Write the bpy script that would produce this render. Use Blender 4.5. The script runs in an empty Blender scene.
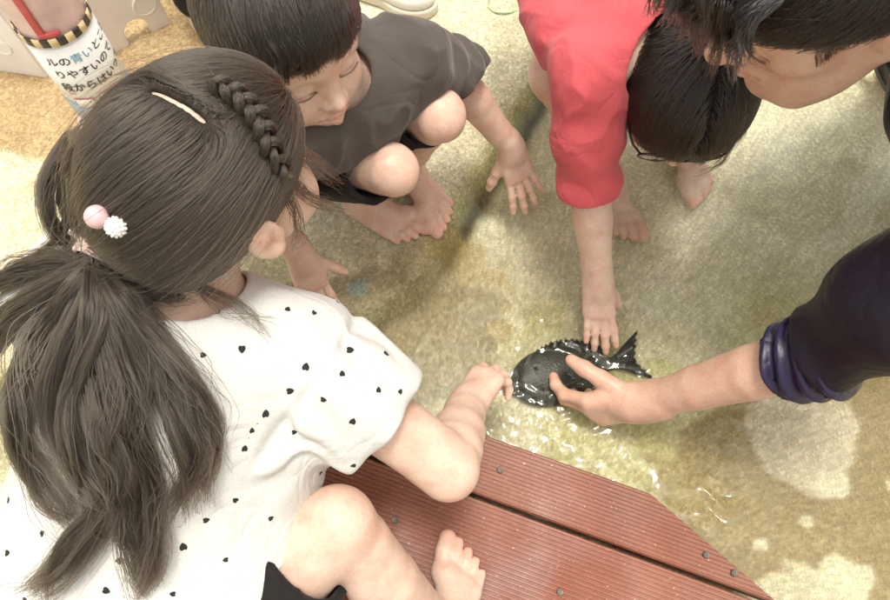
import bpy, bmesh, math, random
import numpy as np
from concurrent.futures import ThreadPoolExecutor
from mathutils import Vector, Matrix

rng = np.random.default_rng(7)
random.seed(7)
scene = bpy.context.scene
C = scene.collection

# ------------------------------------------------------------------ camera, sky, sun, exposure
CAM_H = 1.08
PITCH = 66.0          # degrees below the horizon
FPX = 700.0           # focal length in photo pixels (890 wide)
cam_data = bpy.data.cameras.new('camera')
cam_data.sensor_width = 36.0
cam_data.lens = 36.0 * FPX / 890.0
cam_data.clip_start = 0.02
cam_data.clip_end = 200.0
cam = bpy.data.objects.new('camera', cam_data)
C.objects.link(cam)
cam.location = (0, 0, CAM_H)
cam.rotation_euler = (math.radians(90 - PITCH), 0, 0)
scene.camera = cam

SUN_DIR = Vector((0.02, 0.04, 1.0)).normalized()      # towards the sun
sun_el = math.asin(SUN_DIR.z)
sun_az = math.atan2(SUN_DIR.x, SUN_DIR.y)
world = bpy.data.worlds.new('World')
scene.world = world
world.use_nodes = True
wn = world.node_tree
wn.nodes.clear()
w_out = wn.nodes.new('ShaderNodeOutputWorld')
w_bg = wn.nodes.new('ShaderNodeBackground')
w_sky = wn.nodes.new('ShaderNodeTexSky')
w_sky.sky_type = 'NISHITA'
w_sky.sun_disc = False
w_sky.sun_elevation = sun_el
w_sky.sun_rotation = sun_az
w_sky.air_density = 1.0
w_sky.dust_density = 4.0
w_hsv = wn.nodes.new('ShaderNodeHueSaturation')       # cloud cover: the blue is washed out
w_hsv.inputs['Saturation'].default_value = 0.12
w_mul = wn.nodes.new('ShaderNodeMix')
w_mul.data_type = 'RGBA'
w_mul.blend_type = 'MULTIPLY'
w_mul.inputs[0].default_value = 1.0
w_mul.inputs[7].default_value = (1.0, 0.965, 0.885, 1)
w_bg.inputs['Strength'].default_value = 0.15
wn.links.new(w_sky.outputs[0], w_hsv.inputs['Color'])
wn.links.new(w_hsv.outputs[0], w_mul.inputs[6])
wn.links.new(w_mul.outputs[2], w_bg.inputs['Color'])
wn.links.new(w_bg.outputs[0], w_out.inputs[0])

sun_data = bpy.data.lights.new('sun', 'SUN')
sun_data.energy = 1.2
sun_data.angle = math.radians(11)
sun_data.color = (1.0, 0.955, 0.88)
sun = bpy.data.objects.new('sun', sun_data)
C.objects.link(sun)
sun.rotation_euler = SUN_DIR.to_track_quat('Z', 'Y').to_euler()
sun.location = (0, 0, 6)

vs = scene.view_settings
vs.view_transform = 'Standard'
vs.look = 'None'
vs.gamma = 1.0
vs.use_curve_mapping = False
vs.exposure = 0.88
scene.cycles.max_bounces = 6
scene.cycles.adaptive_threshold = 0.03
scene.cycles_curves.shape = 'RIBBONS'
scene.cycles.transparent_max_bounces = 16

# ------------------------------------------------------------------ helpers
_cp, _sp = math.cos(math.radians(PITCH)), math.sin(math.radians(PITCH))
def ray(u, v):
    xc, yc = (u - 445) / FPX, (300 - v) / FPX
    return np.array([xc, yc * _sp + _cp, yc * _cp - _sp])
def W(u, v, z=0.0):
    """the point of the place at height z that the photo shows at (u, v)"""
    d = ray(u, v)
    t = (z - CAM_H) / d[2]
    return np.array([d[0] * t, d[1] * t, z])
def A(*p):
    return np.array(p, float)
def unit(v):
    v = np.asarray(v, float)
    return v / max(np.linalg.norm(v), 1e-9)
def frame(F, N):
    """orthonormal: F kept, N made square to it"""
    F = unit(F)
    N = np.asarray(N, float)
    N = unit(N - F * N.dot(F))
    return F, N
def lerp(a, b, t):
    return np.asarray(a) * (1 - t) + np.asarray(b) * t

# ---- value noise for shapes
_perm = np.random.default_rng(3).random(4096).astype(np.float32)
def _h(i, j, k):
    return _perm[(i * 73 + j * 911 + k * 2741) & 4095]
def vnoise(P):
    i = np.floor(P).astype(np.int32)
    f = P - i.astype(P.dtype)
    f = f * f * (3 - 2 * f)
    x, y, z = i[..., 0], i[..., 1], i[..., 2]
    fx, fy, fz = f[..., 0], f[..., 1], f[..., 2]
    c00 = _h(x, y, z) * (1 - fx) + _h(x + 1, y, z) * fx
    c10 = _h(x, y + 1, z) * (1 - fx) + _h(x + 1, y + 1, z) * fx
    c01 = _h(x, y, z + 1) * (1 - fx) + _h(x + 1, y, z + 1) * fx
    c11 = _h(x, y + 1, z + 1) * (1 - fx) + _h(x + 1, y + 1, z + 1) * fx
    return ((c00 * (1 - fy) + c10 * fy) * (1 - fz) + (c01 * (1 - fy) + c11 * fy) * fz) * 2 - 1
def fnoise(P, o=3):
    s, a, t = 0, 1.0, 0
    for q in range(o):
        s = s + a * vnoise(P * (2 ** q) + 17.3 * q)
        t += a
        a *= 0.5
    return s / t

# ---- shapes as distance functions
class Prim:
    __slots__ = ('f',)
    def __init__(self, f):
        self.f = f
def cap(a, b, ra, rb):
    a, b = np.asarray(a, np.float32), np.asarray(b, np.float32)
    ba = b - a
    L = max(float(ba.dot(ba)), 1e-12)
    ra, rb = float(ra), float(rb)
    def f(P):
        q = P - a
        t = np.clip(q @ ba / L, 0, 1)
        d = q - t[:, None] * ba
        return np.sqrt(np.einsum('ij,ij->i', d, d)) - (ra + (rb - ra) * t)
    return Prim(f)
def sph(c, r):
    c = np.asarray(c, np.float32); r = float(r)
    def f(P):
        d = P - c
        return np.sqrt(np.einsum('ij,ij->i', d, d)) - r
    return Prim(f)
def ell(c, r, M=None):
    c, r = np.asarray(c, np.float32), np.asarray(r, np.float32)
    M = None if M is None else np.asarray(M, np.float32)
    def f(P):
        q = P - c
        if M is not None:
            q = q @ M
        q = q / r
        k0 = np.sqrt(np.einsum('ij,ij->i', q, q))
        q = q / r
        k1 = np.sqrt(np.einsum('ij,ij->i', q, q))
        return k0 * (k0 - 1) / np.maximum(k1, 1e-9)
    return Prim(f)
def tor(c, M, R, r):
    c = np.asarray(c, float)
    def f(P):
        q = (P - c) @ M
        a = np.sqrt(q[:, 0] ** 2 + q[:, 1] ** 2) - R
        return np.sqrt(a * a + q[:, 2] ** 2) - r
    return Prim(f)
def plane(c, n):
    """inside is the side n points away from"""
    c, n = np.asarray(c, np.float32), unit(n).astype(np.float32)
    return Prim(lambda P: (P - c) @ n)
def smin(a, b, k):
    k = float(k)
    if k <= 0:
        return np.minimum(a, b)
    h = np.maximum(k - np.abs(a - b), 0) / k
    return np.minimum(a, b) - h * h * k * 0.25
def smax(a, b, k):
    return -smin(-a, -b, k)

# op lists: ('u', prim, k)  ('s', prim, k)  ('i', prim, k)  ('d', func)  ('sub', ops, k)  ('branch', [ops...])  ('shell', t)
def U(prim, k=0.01): return ('u', prim, k)
def S(prim, k=0.003): return ('s', prim, k)
def I(prim, k=0.002): return ('i', prim, k)
def chain(pts, k=0.012):
    """pts: [(point, radius), ...] as capsules"""
    return [U(cap(pts[i][0], pts[i + 1][0], pts[i][1], pts[i + 1][1]), k) for i in range(len(pts) - 1)]
BIG = 9.0
def _collect(ops, out):
    for o in ops:
        if o[0] in 'usi' and len(o[0]) == 1:
            out.append(o[1])
        elif o[0] == 'sub':
            _collect(o[1], out)
        elif o[0] == 'branch':
            for b in o[1]:
                _collect(b, out)
    return out
def ev(ops, P, d=None, skip=None):
    if d is None:
        d = np.full(len(P), BIG, P.dtype)
    for o in ops:
        t = o[0]
        if t == 'u':
            if skip is None or not skip(o[1], o[2]):
                d = smin(d, o[1].f(P), o[2])
        elif t == 's':
            if skip is None or not skip(o[1], o[2]):
                d = smax(d, -o[1].f(P), o[2])
        elif t == 'i':
            d = smax(d, o[1].f(P), o[2])
        elif t == 'd':
            n_ = np.abs(d) < 0.030
            if n_.any():
                d = d.copy()
                d[n_] += o[1](P[n_])
        elif t == 'sub':
            d = smin(d, ev(o[1], P, None, skip), o[2])
        elif t == 'branch':
            d0, best = d, d
            for b in o[1]:
                best = np.minimum(best, ev(b, P, d0, skip))
            d = best
        elif t == 'shell':
            d = np.abs(d + o[1] * 0.5) - o[1] * 0.5
    return d

_OFF = np.array([[i, j, k] for i in (0, 1) for j in (0, 1) for k in (0, 1)])
_EDG = [(a, b) for a in range(8) for b in range(a + 1, 8) if np.abs(_OFF[a] - _OFF[b]).sum() == 1]
def mesh_sdf(ops, lo, hi, h, B=22, slack=1.15):
    """surface nets over the blocks the surface passes through"""
    lo = np.asarray(lo, float); hi = np.asarray(hi, float)
    nb = np.ceil((hi - lo) / (h * B)).astype(int) + 1
    gi = np.stack(np.meshgrid(*[np.arange(n) for n in nb], indexing='ij'), -1).reshape(-1, 3)
    cen = lo + (gi + 0.5) * (h * B)
    half = 0.5 * h * (B + 2) * math.sqrt(3)
    prims = list({id(p): p for p in _collect(ops, [])}.values())
    d = ev(ops, cen)
    keep = np.abs(d) < half * slack + 0.004
    gi, cen = gi[keep], cen[keep]
    vals = {id(p): p.f(cen) for p in prims}
    n = B + 2
    loc = np.stack(np.meshgrid(*[np.arange(n)] * 3, indexing='ij'), -1).reshape(-1, 3) - 1
    ii = np.arange(n ** 3).reshape(n // 4, 4, n // 4, 4, n // 4, 4)
    bunch = ii.transpose(0, 2, 4, 1, 3, 5).reshape(-1, 64)
    big = (nb + 2) * B + 4
    def cid(c):
        c = c + 2
        return (c[..., 0] * big[1] + c[..., 1]) * big[2] + c[..., 2]
    def one(bi):
        vid, vpos, quads = [], [], []
        org = gi[bi] * B
        P = (lo + (org + loc) * h).astype(np.float32)
        def skip(p, k, bi=bi):
            return vals[id(p)][bi] - half * 1.25 > k + 3 * h
        # first one value per 4x4x4 bunch of points, then every point of the bunches near the surface
        dc = ev(ops, P[bunch].mean(1), None, skip)
        near = np.abs(dc) < 5.6 * h + 0.001
        if not near.any():
            return None
        pts = bunch[near].ravel()
        D = np.empty(n ** 3, np.float32)
        D[bunch.ravel()] = np.repeat(dc, 64)
        D[pts] = ev(ops, P[pts], None, skip)
        D = D.reshape(n, n, n)
        s = D < 0
        if s.all() or not s.any():
            return None
        m = n - 1
        cs = [D[o[0]:o[0] + m, o[1]:o[1] + m, o[2]:o[2] + m] for o in _OFF]
        cnt = sum((c < 0).astype(np.int8) for c in cs)
        act = np.argwhere((cnt > 0) & (cnt < 8))
        if len(act):
            cv = np.stack([c[act[:, 0], act[:, 1], act[:, 2]] for c in cs], 1)
            sm = np.zeros((len(act), 3)); ct = np.zeros(len(act))
            for a, b in _EDG:
                va, vb = cv[:, a], cv[:, b]
                x = (va < 0) != (vb < 0)
                if x.any():
                    t = va[x] / (va[x] - vb[x])
                    sm[x] += _OFF[a] + (_OFF[b] - _OFF[a]) * t[:, None]
                    ct[x] += 1
            pos = lo + (org + act - 1 + sm / ct[:, None]) * h
            vid.append(cid(org + act - 1)); vpos.append(pos)
        for ax in range(3):
            sl0 = [slice(1, n - 1)] * 3
            sl1 = list(sl0); sl1[ax] = slice(2, n)
            a0, a1 = s[tuple(sl0)], s[tuple(sl1)]
            e = np.argwhere(a0 != a1)
            if not len(e):
                continue
            flip = a0[e[:, 0], e[:, 1], e[:, 2]]
            g = org + e
            b1, b2 = (ax + 1) % 3, (ax + 2) % 3
            u1 = np.zeros(3, int); u1[b1] = 1
            u2 = np.zeros(3, int); u2[b2] = 1
            q = np.stack([cid(g - u1 - u2), cid(g - u2), cid(g), cid(g - u1)], 1)
            q[~flip] = q[~flip][:, ::-1]
            quads.append(q)
        return vid, vpos, quads
    if True:
        res = [r for r in map(one, range(len(gi))) if r is not None]
    vid = [x for r in res for x in r[0]]; vpos = [x for r in res for x in r[1]]; quads = [x for r in res for x in r[2]]
    vid = np.concatenate(vid); vpos = np.concatenate(vpos); quads = np.concatenate(quads)
    uid, first = np.unique(vid, return_index=True)
    V = vpos[first]
    Q = np.searchsorted(uid, quads)
    Q = np.clip(Q, 0, len(uid) - 1)
    good = (uid[Q] == quads).all(1)
    return V, Q[good]
def relax(V, Q, n=2, lam=0.5):
    E = np.concatenate([Q[:, [0, 1]], Q[:, [1, 2]], Q[:, [2, 3]], Q[:, [3, 0]]])
    E = np.concatenate([E, E[:, ::-1]])
    deg = np.bincount(E[:, 0], minlength=len(V)).astype(float)
    deg[deg == 0] = 1
    for l in [lam, -lam * 1.03] * n:
        acc = np.stack([np.bincount(E[:, 0], V[E[:, 1], c], len(V)) for c in range(3)], 1) / deg[:, None]
        V = V + l * (acc - V)
    return V

# ---- objects
def mesh_np(name, V, F, mat, parent=None, smooth=True, attrs=None):
    V = np.ascontiguousarray(V, np.float32)
    me = bpy.data.meshes.new(name)
    F = np.asarray(F)
    nf, k = F.shape
    me.vertices.add(len(V)); me.vertices.foreach_set('co', V.ravel())
    me.loops.add(nf * k); me.loops.foreach_set('vertex_index', F.astype(np.int32).ravel())
    me.polygons.add(nf)
    me.polygons.foreach_set('loop_start', np.arange(0, nf * k, k, dtype=np.int32))
    me.polygons.foreach_set('use_smooth', np.full(nf, smooth))
    me.update(calc_edges=True)
    for an, (typ, data) in (attrs or {}).items():
        at = me.attributes.new(an, typ, 'POINT')
        data = np.ascontiguousarray(data, np.float32).ravel()
        at.data.foreach_set({'FLOAT_COLOR': 'color', 'FLOAT_VECTOR': 'vector', 'FLOAT': 'value'}[typ], data)
    me.validate()
    return link(name, me, mat, parent)
def link(name, me, mat=None, parent=None):
    o = bpy.data.objects.new(name, me)
    C.objects.link(o)
    if mat is not None:
        me.materials.append(mat)
    if parent is not None:
        o.parent = parent
    return o
def pyd(name, V, F, mat, parent=None, smooth=False):
    me = bpy.data.meshes.new(name)
    me.from_pydata([tuple(map(float, v)) for v in V], [], [tuple(map(int, f)) for f in F])
    me.update()
    if smooth:
        me.polygons.foreach_set('use_smooth', np.full(len(me.polygons), True))
    return link(name, me, mat, parent)
def empty(name, loc=(0, 0, 0)):
    o = bpy.data.objects.new(name, None)
    C.objects.link(o)
    o.empty_display_size = 0.05
    return o
def tag(o, label=None, cat=None, group=None, kind=None):
    if label: o['label'] = label
    if cat: o['category'] = cat
    if group: o['group'] = group
    if kind: o['kind'] = kind
    return o
def tube(name, pts, r, mat, parent=None, n=8, closed=False, flat=1.0):
    """a swept round bar along points (r one radius or one per point)"""
    pts = np.asarray(pts, float); m = len(pts)
    r = np.broadcast_to(np.asarray(r, float), (m,))
    T = np.gradient(pts, axis=0) if not closed else np.roll(pts, -1, 0) - np.roll(pts, 1, 0)
    V = []
    up = A(0.13, 0.31, 0.94)
    for i in range(m):
        t = unit(T[i]); s = unit(np.cross(t, up)); b = np.cross(s, t)
        for j in range(n):
            a = 2 * math.pi * j / n
            V.append(pts[i] + r[i] * (math.cos(a) * s + flat * math.sin(a) * b))
    F = []
    for i in range(m if closed else m - 1):
        i2 = (i + 1) % m
        for j in range(n):
            j2 = (j + 1) % n
            F.append((i * n + j, i * n + j2, i2 * n + j2, i2 * n + j))
    if not closed:
        F.append(tuple(range(n))[::-1]); F.append(tuple((m - 1) * n + j for j in range(n)))
    return pyd(name, V, F, mat, parent, True)
def strands(name, P, r0, r1, mat, parent=None):
    """P: (n strands, m points, 3)"""
    n, m, _ = P.shape
    hc = bpy.data.hair_curves.new(name)
    hc.add_curves([m] * n)
    hc.points.foreach_set('position', np.ascontiguousarray(P, np.float32).ravel())
    t = np.linspace(0, 1, m)
    rad = (r0 + (r1 - r0) * np.clip((t - 0.35) / 0.65, 0, 1) ** 1.5)[None, :] * (0.75 + 0.5 * rng.random((n, 1)))
    at = hc.attributes.get('radius') or hc.attributes.new('radius', 'FLOAT', 'POINT')
    at.data.foreach_set('value', np.ascontiguousarray(rad, np.float32).ravel())
    return link(name, hc, mat, parent)

# ---- materials
def mat_new(name):
    m = bpy.data.materials.new(name)
    m.use_nodes = True
    nt = m.node_tree
    return m, nt, nt.nodes['Principled BSDF']
def node(nt, typ, **kw):
    n = nt.nodes.new(typ)
    for k, v in kw.items():
        if k.startswith('i_'):
            n.inputs[k[2:].replace('_', ' ')].default_value = v
        else:
            setattr(n, k, v)
    return n
def coords(nt, scale=1.0):
    tc = node(nt, 'ShaderNodeTexCoord')
    return tc.outputs['Object']
def noise_tex(nt, scale, detail=3.0, rough=0.55, vec=None, dist=0.0):
    n = node(nt, 'ShaderNodeTexNoise')
    n.inputs['Scale'].default_value = scale
    n.inputs['Detail'].default_value = detail
    n.inputs['Roughness'].default_value = rough
    n.inputs['Distortion'].default_value = dist
    nt.links.new(vec if vec is not None else coords(nt), n.inputs['Vector'])
    return n
def ramp(nt, fac, stops):
    r = node(nt, 'ShaderNodeValToRGB')
    e = r.color_ramp.elements
    while len(e) < len(stops):
        e.new(0.5)
    for i, (p, c) in enumerate(stops):
        e[i].position = p
        e[i].color = c if len(c) == 4 else (*c, 1)
    nt.links.new(fac, r.inputs[0])
    return r
def mixc(nt, fac, a, b, mode='MIX'):
    m = node(nt, 'ShaderNodeMix', data_type='RGBA', blend_type=mode)
    for s, v in ((0, fac), (6, a), (7, b)):
        if isinstance(v, bpy.types.NodeSocket):
            nt.links.new(v, m.inputs[s])
        else:
            m.inputs[s].default_value = v if not isinstance(v, tuple) or len(v) == 4 else (*v, 1)
    return m.outputs[2]
def bump(nt, bsdf, height, strength=0.3, dist=0.002):
    b = node(nt, 'ShaderNodeBump')
    b.inputs['Strength'].default_value = strength
    b.inputs['Distance'].default_value = dist
    nt.links.new(height, b.inputs['Height'])
    nt.links.new(b.outputs[0], bsdf.inputs['Normal'])
    return b
def g(v): return (v, v, v, 1)
def simple(name, col, rough=0.5, var=0.12, scale=30, bumps=0.0, bscale=200, metal=0.0, spec=0.5, sss=0.0, sheen=0.0):
    m, nt, b = mat_new(name)
    n = noise_tex(nt, scale, 4)
    lo = tuple(c * (1 - var) for c in col); hi = tuple(min(1, c * (1 + var)) for c in col)
    r = ramp(nt, n.outputs[0], [(0.3, lo), (0.7, hi)])
    nt.links.new(r.outputs[0], b.inputs['Base Color'])
    b.inputs['Roughness'].default_value = rough
    b.inputs['Metallic'].default_value = metal
    b.inputs['Specular IOR Level'].default_value = spec
    if sss:
        b.inputs['Subsurface Weight'].default_value = sss
        b.inputs['Subsurface Scale'].default_value = 0.01
    if sheen:
        b.inputs['Sheen Weight'].default_value = sheen
    if bumps:
        bn = noise_tex(nt, bscale, 3)
        bump(nt, b, bn.outputs[0], bumps, 0.001)
    return m
def skin_mat(name, tint=(1, 1, 1)):
    """vertex colour carries the skin's own tone (lips, nails, knuckles); fine mottling on top"""
    m, nt, b = mat_new(name)
    at = node(nt, 'ShaderNodeAttribute', attribute_name='tone')
    n1 = noise_tex(nt, 45, 4)
    r1 = ramp(nt, n1.outputs[0], [(0.3, (0.95, 0.82, 0.79)), (0.55, (1.0, 1.0, 1.0)), (0.72, (1.05, 1.08, 1.08))])
    c = mixc(nt, 1.0, at.outputs['Color'], r1.outputs[0], 'MULTIPLY')
    n2 = noise_tex(nt, 260, 2)
    r2 = ramp(nt, n2.outputs[0], [(0.35, (0.95, 0.93, 0.92)), (0.65, (1.03, 1.03, 1.03))])
    c = mixc(nt, 1.0, c, r2.outputs[0], 'MULTIPLY')
    c = mixc(nt, 1.0, c, (*tint, 1), 'MULTIPLY')
    nt.links.new(c, b.inputs['Base Color'])
    nr = noise_tex(nt, 28, 3); rr_ = ramp(nt, nr.outputs[0], [(0.35, g(0.36)), (0.65, g(0.56))]); nt.links.new(rr_.outputs[0], b.inputs['Roughness'])
    b.inputs['Specular IOR Level'].default_value = 0.4
    b.inputs['Subsurface Weight'].default_value = 0.35
    b.inputs['Subsurface Radius'].default_value = (1.0, 0.35, 0.2)
    b.inputs['Subsurface Scale'].default_value = 0.008
    v = node(nt, 'ShaderNodeTexVoronoi')
    v.inputs['Scale'].default_value = 900
    nt.links.new(coords(nt), v.inputs['Vector'])
    n3 = noise_tex(nt, 120, 3)
    ad = node(nt, 'ShaderNodeMath', operation='ADD')
    nt.links.new(v.outputs['Distance'], ad.inputs[0]); nt.links.new(n3.outputs[0], ad.inputs[1])
    bump(nt, b, ad.outputs[0], 0.12, 0.0006)
    return m
def cloth_mat(name, col, rough=0.85, var=0.1, weave=1400, sheen=0.2, bs=0.25, spec=0.25):
    m, nt, b = mat_new(name)
    n = noise_tex(nt, 18, 5)
    lo = tuple(c * (1 - var) for c in col); hi = tuple(min(1, c * (1 + var)) for c in col)
    r = ramp(nt, n.outputs[0], [(0.3, lo), (0.7, hi)])
    n2 = noise_tex(nt, 700, 2)
    r2 = ramp(nt, n2.outputs[0], [(0.3, g(0.88)), (0.7, g(1.1))])
    c = mixc(nt, 1.0, r.outputs[0], r2.outputs[0], 'MULTIPLY')
    nt.links.new(c, b.inputs['Base Color'])
    b.inputs['Roughness'].default_value = rough
    b.inputs['Specular IOR Level'].default_value = spec
    b.inputs['Sheen Weight'].default_value = sheen
    b.inputs['Sheen Roughness'].default_value = 0.5
    n3 = noise_tex(nt, weave, 2)
    n4 = noise_tex(nt, 90, 4)
    ad = node(nt, 'ShaderNodeMath', operation='MULTIPLY_ADD')
    nt.links.new(n4.outputs[0], ad.inputs[0]); ad.inputs[1].default_value = 1.5
    nt.links.new(n3.outputs[0], ad.inputs[2])
    b1 = bump(nt, b, ad.outputs[0], bs, 0.0008)
    n5 = noise_tex(nt, 13, 2, 0.4, None, 1.6)
    ab = node(nt, 'ShaderNodeMath', operation='SUBTRACT'); nt.links.new(n5.outputs[0], ab.inputs[0]); ab.inputs[1].default_value = 0.5
    ab2 = node(nt, 'ShaderNodeMath', operation='ABSOLUTE'); nt.links.new(ab.outputs[0], ab2.inputs[0])
    b2 = node(nt, 'ShaderNodeBump'); b2.inputs['Strength'].default_value = 0.38; b2.inputs['Distance'].default_value = 0.02
    nt.links.new(ab2.outputs[0], b2.inputs['Height'])
    nt.links.new(b2.outputs[0], b1.inputs['Normal'])
    return m, nt, b, c
def hair_mat(name, col, rough=0.3, rad=0.45, coat=0.0):
    m = bpy.data.materials.new(name)
    m.use_nodes = True
    nt = m.node_tree
    nt.nodes.clear()
    out = node(nt, 'ShaderNodeOutputMaterial')
    h = node(nt, 'ShaderNodeBsdfHairPrincipled')
    h.model = 'CHIANG'
    h.parametrization = 'COLOR'
    want = {'Color': (*col, 1), 'Roughness': rough, 'Radial Roughness': rad, 'Coat': coat, 'Random Color': 0.35, 'Random Roughness': 0.3}
    for s_ in h.inputs:
        if s_.name in want:
            s_.default_value = want[s_.name]
    hi = node(nt, 'ShaderNodeHairInfo')
    for s_ in h.inputs:
        if s_.name == 'Random':
            nt.links.new(hi.outputs['Random'], s_)
    nt.links.new(h.outputs[0], out.inputs[0])
    return m
# ------------------------------------------------------------------ the setting: pool floor, water, sandy mat, deck
SLAB = 0.045          # the raised shelf the boy squats on
WATER = 0.034
DECK = 0.062
crease = np.array([W(620, -30, 0.02)[:2], W(537, 82, 0.02)[:2], W(512, 119, 0.02)[:2], W(488, 161, 0.02)[:2], W(455, 207, 0.02)[:2],
                   W(428, 255, 0.02)[:2], W(400, 296, 0.02)[:2], W(365, 322, 0.02)[:2], W(290, 345, 0.02)[:2], W(120, 375, 0.02)[:2], W(-350, 400, 0.02)[:2]])
crease = np.vstack([crease[0] + (crease[0] - crease[1]) * 14, crease])
def poly_dist(XY, line):
    """signed distance to a polyline, positive on its right-hand side going along it"""
    best = np.full(len(XY), 1e9); sg = np.ones(len(XY))
    for a, b in zip(line[:-1], line[1:]):
        ba = b - a; q = XY - a
        t = np.clip(q @ ba / ba.dot(ba), 0, 1)
        d = np.hypot(*(q - t[:, None] * ba).T)
        s = np.sign(ba[0] * q[:, 1] - ba[1] * q[:, 0])
        m = d < best
        best[m] = d[m]; sg[m] = s[m]
    return best * sg
def sstep(a, b, x):
    t = np.clip((x - a) / (b - a), 0, 1)
    return t * t * (3 - 2 * t)
def in_blob(XY, c, r, seed, rag=0.35, rot=0.0, asp=1.0):
    """soft ragged patch mask, 1 inside"""
    q = XY - np.asarray(c)
    cs, sn = math.cos(rot), math.sin(rot)
    q = np.stack([(q[:, 0] * cs + q[:, 1] * sn) / asp, -q[:, 0] * sn + q[:, 1] * cs], 1)
    P3 = np.c_[XY * 17.0, np.full(len(XY), seed * 3.7)]
    P4 = np.c_[XY * 45.0, np.full(len(XY), seed * 1.7)]
    d = np.hypot(q[:, 0], q[:, 1]) / r + rag * fnoise(P3, 3) + 0.30 * rag * fnoise(P4, 2)
    return sstep(1.07, 0.93, d)
def axis_coords(lo, hi, step, far, grow=1.25):
    a = list(np.arange(lo, hi + 1e-9, step))
    s, x = step, a[-1]
    while x < far:
        s *= grow; x += s; a.append(x)
    s, x, b = step, a[0], []
    while x > -far:
        s *= grow; x -= s; b.append(x)
    return np.array(b[::-1] + a)
def floor_height(XY):
    sd = poly_dist(XY, crease)                      # > 0: basin side
    n = fnoise(np.c_[XY * 14, np.zeros(len(XY))], 3)
    sd = sd + 0.010 * n
    h = SLAB * sstep(0.045, -0.012, sd)
    h = h - 0.010 * np.exp(-((sd - 0.042) / 0.014) ** 2)        # worn gutter along the foot of the step
    h = h + 0.0022 * fnoise(np.c_[XY * 22, np.full(len(XY), 4.0)], 3) + 0.0011 * fnoise(np.c_[XY * 95, np.full(len(XY), 9.0)], 2)
    r = np.maximum(np.abs(XY[:, 0]) - 3.2, XY[:, 1] - 3.6)
    r = np.maximum(r, -2.2 - XY[:, 1])
    return np.maximum(h, SLAB * 1.1 * sstep(-0.2, 0.1, r)) , sd
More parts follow.
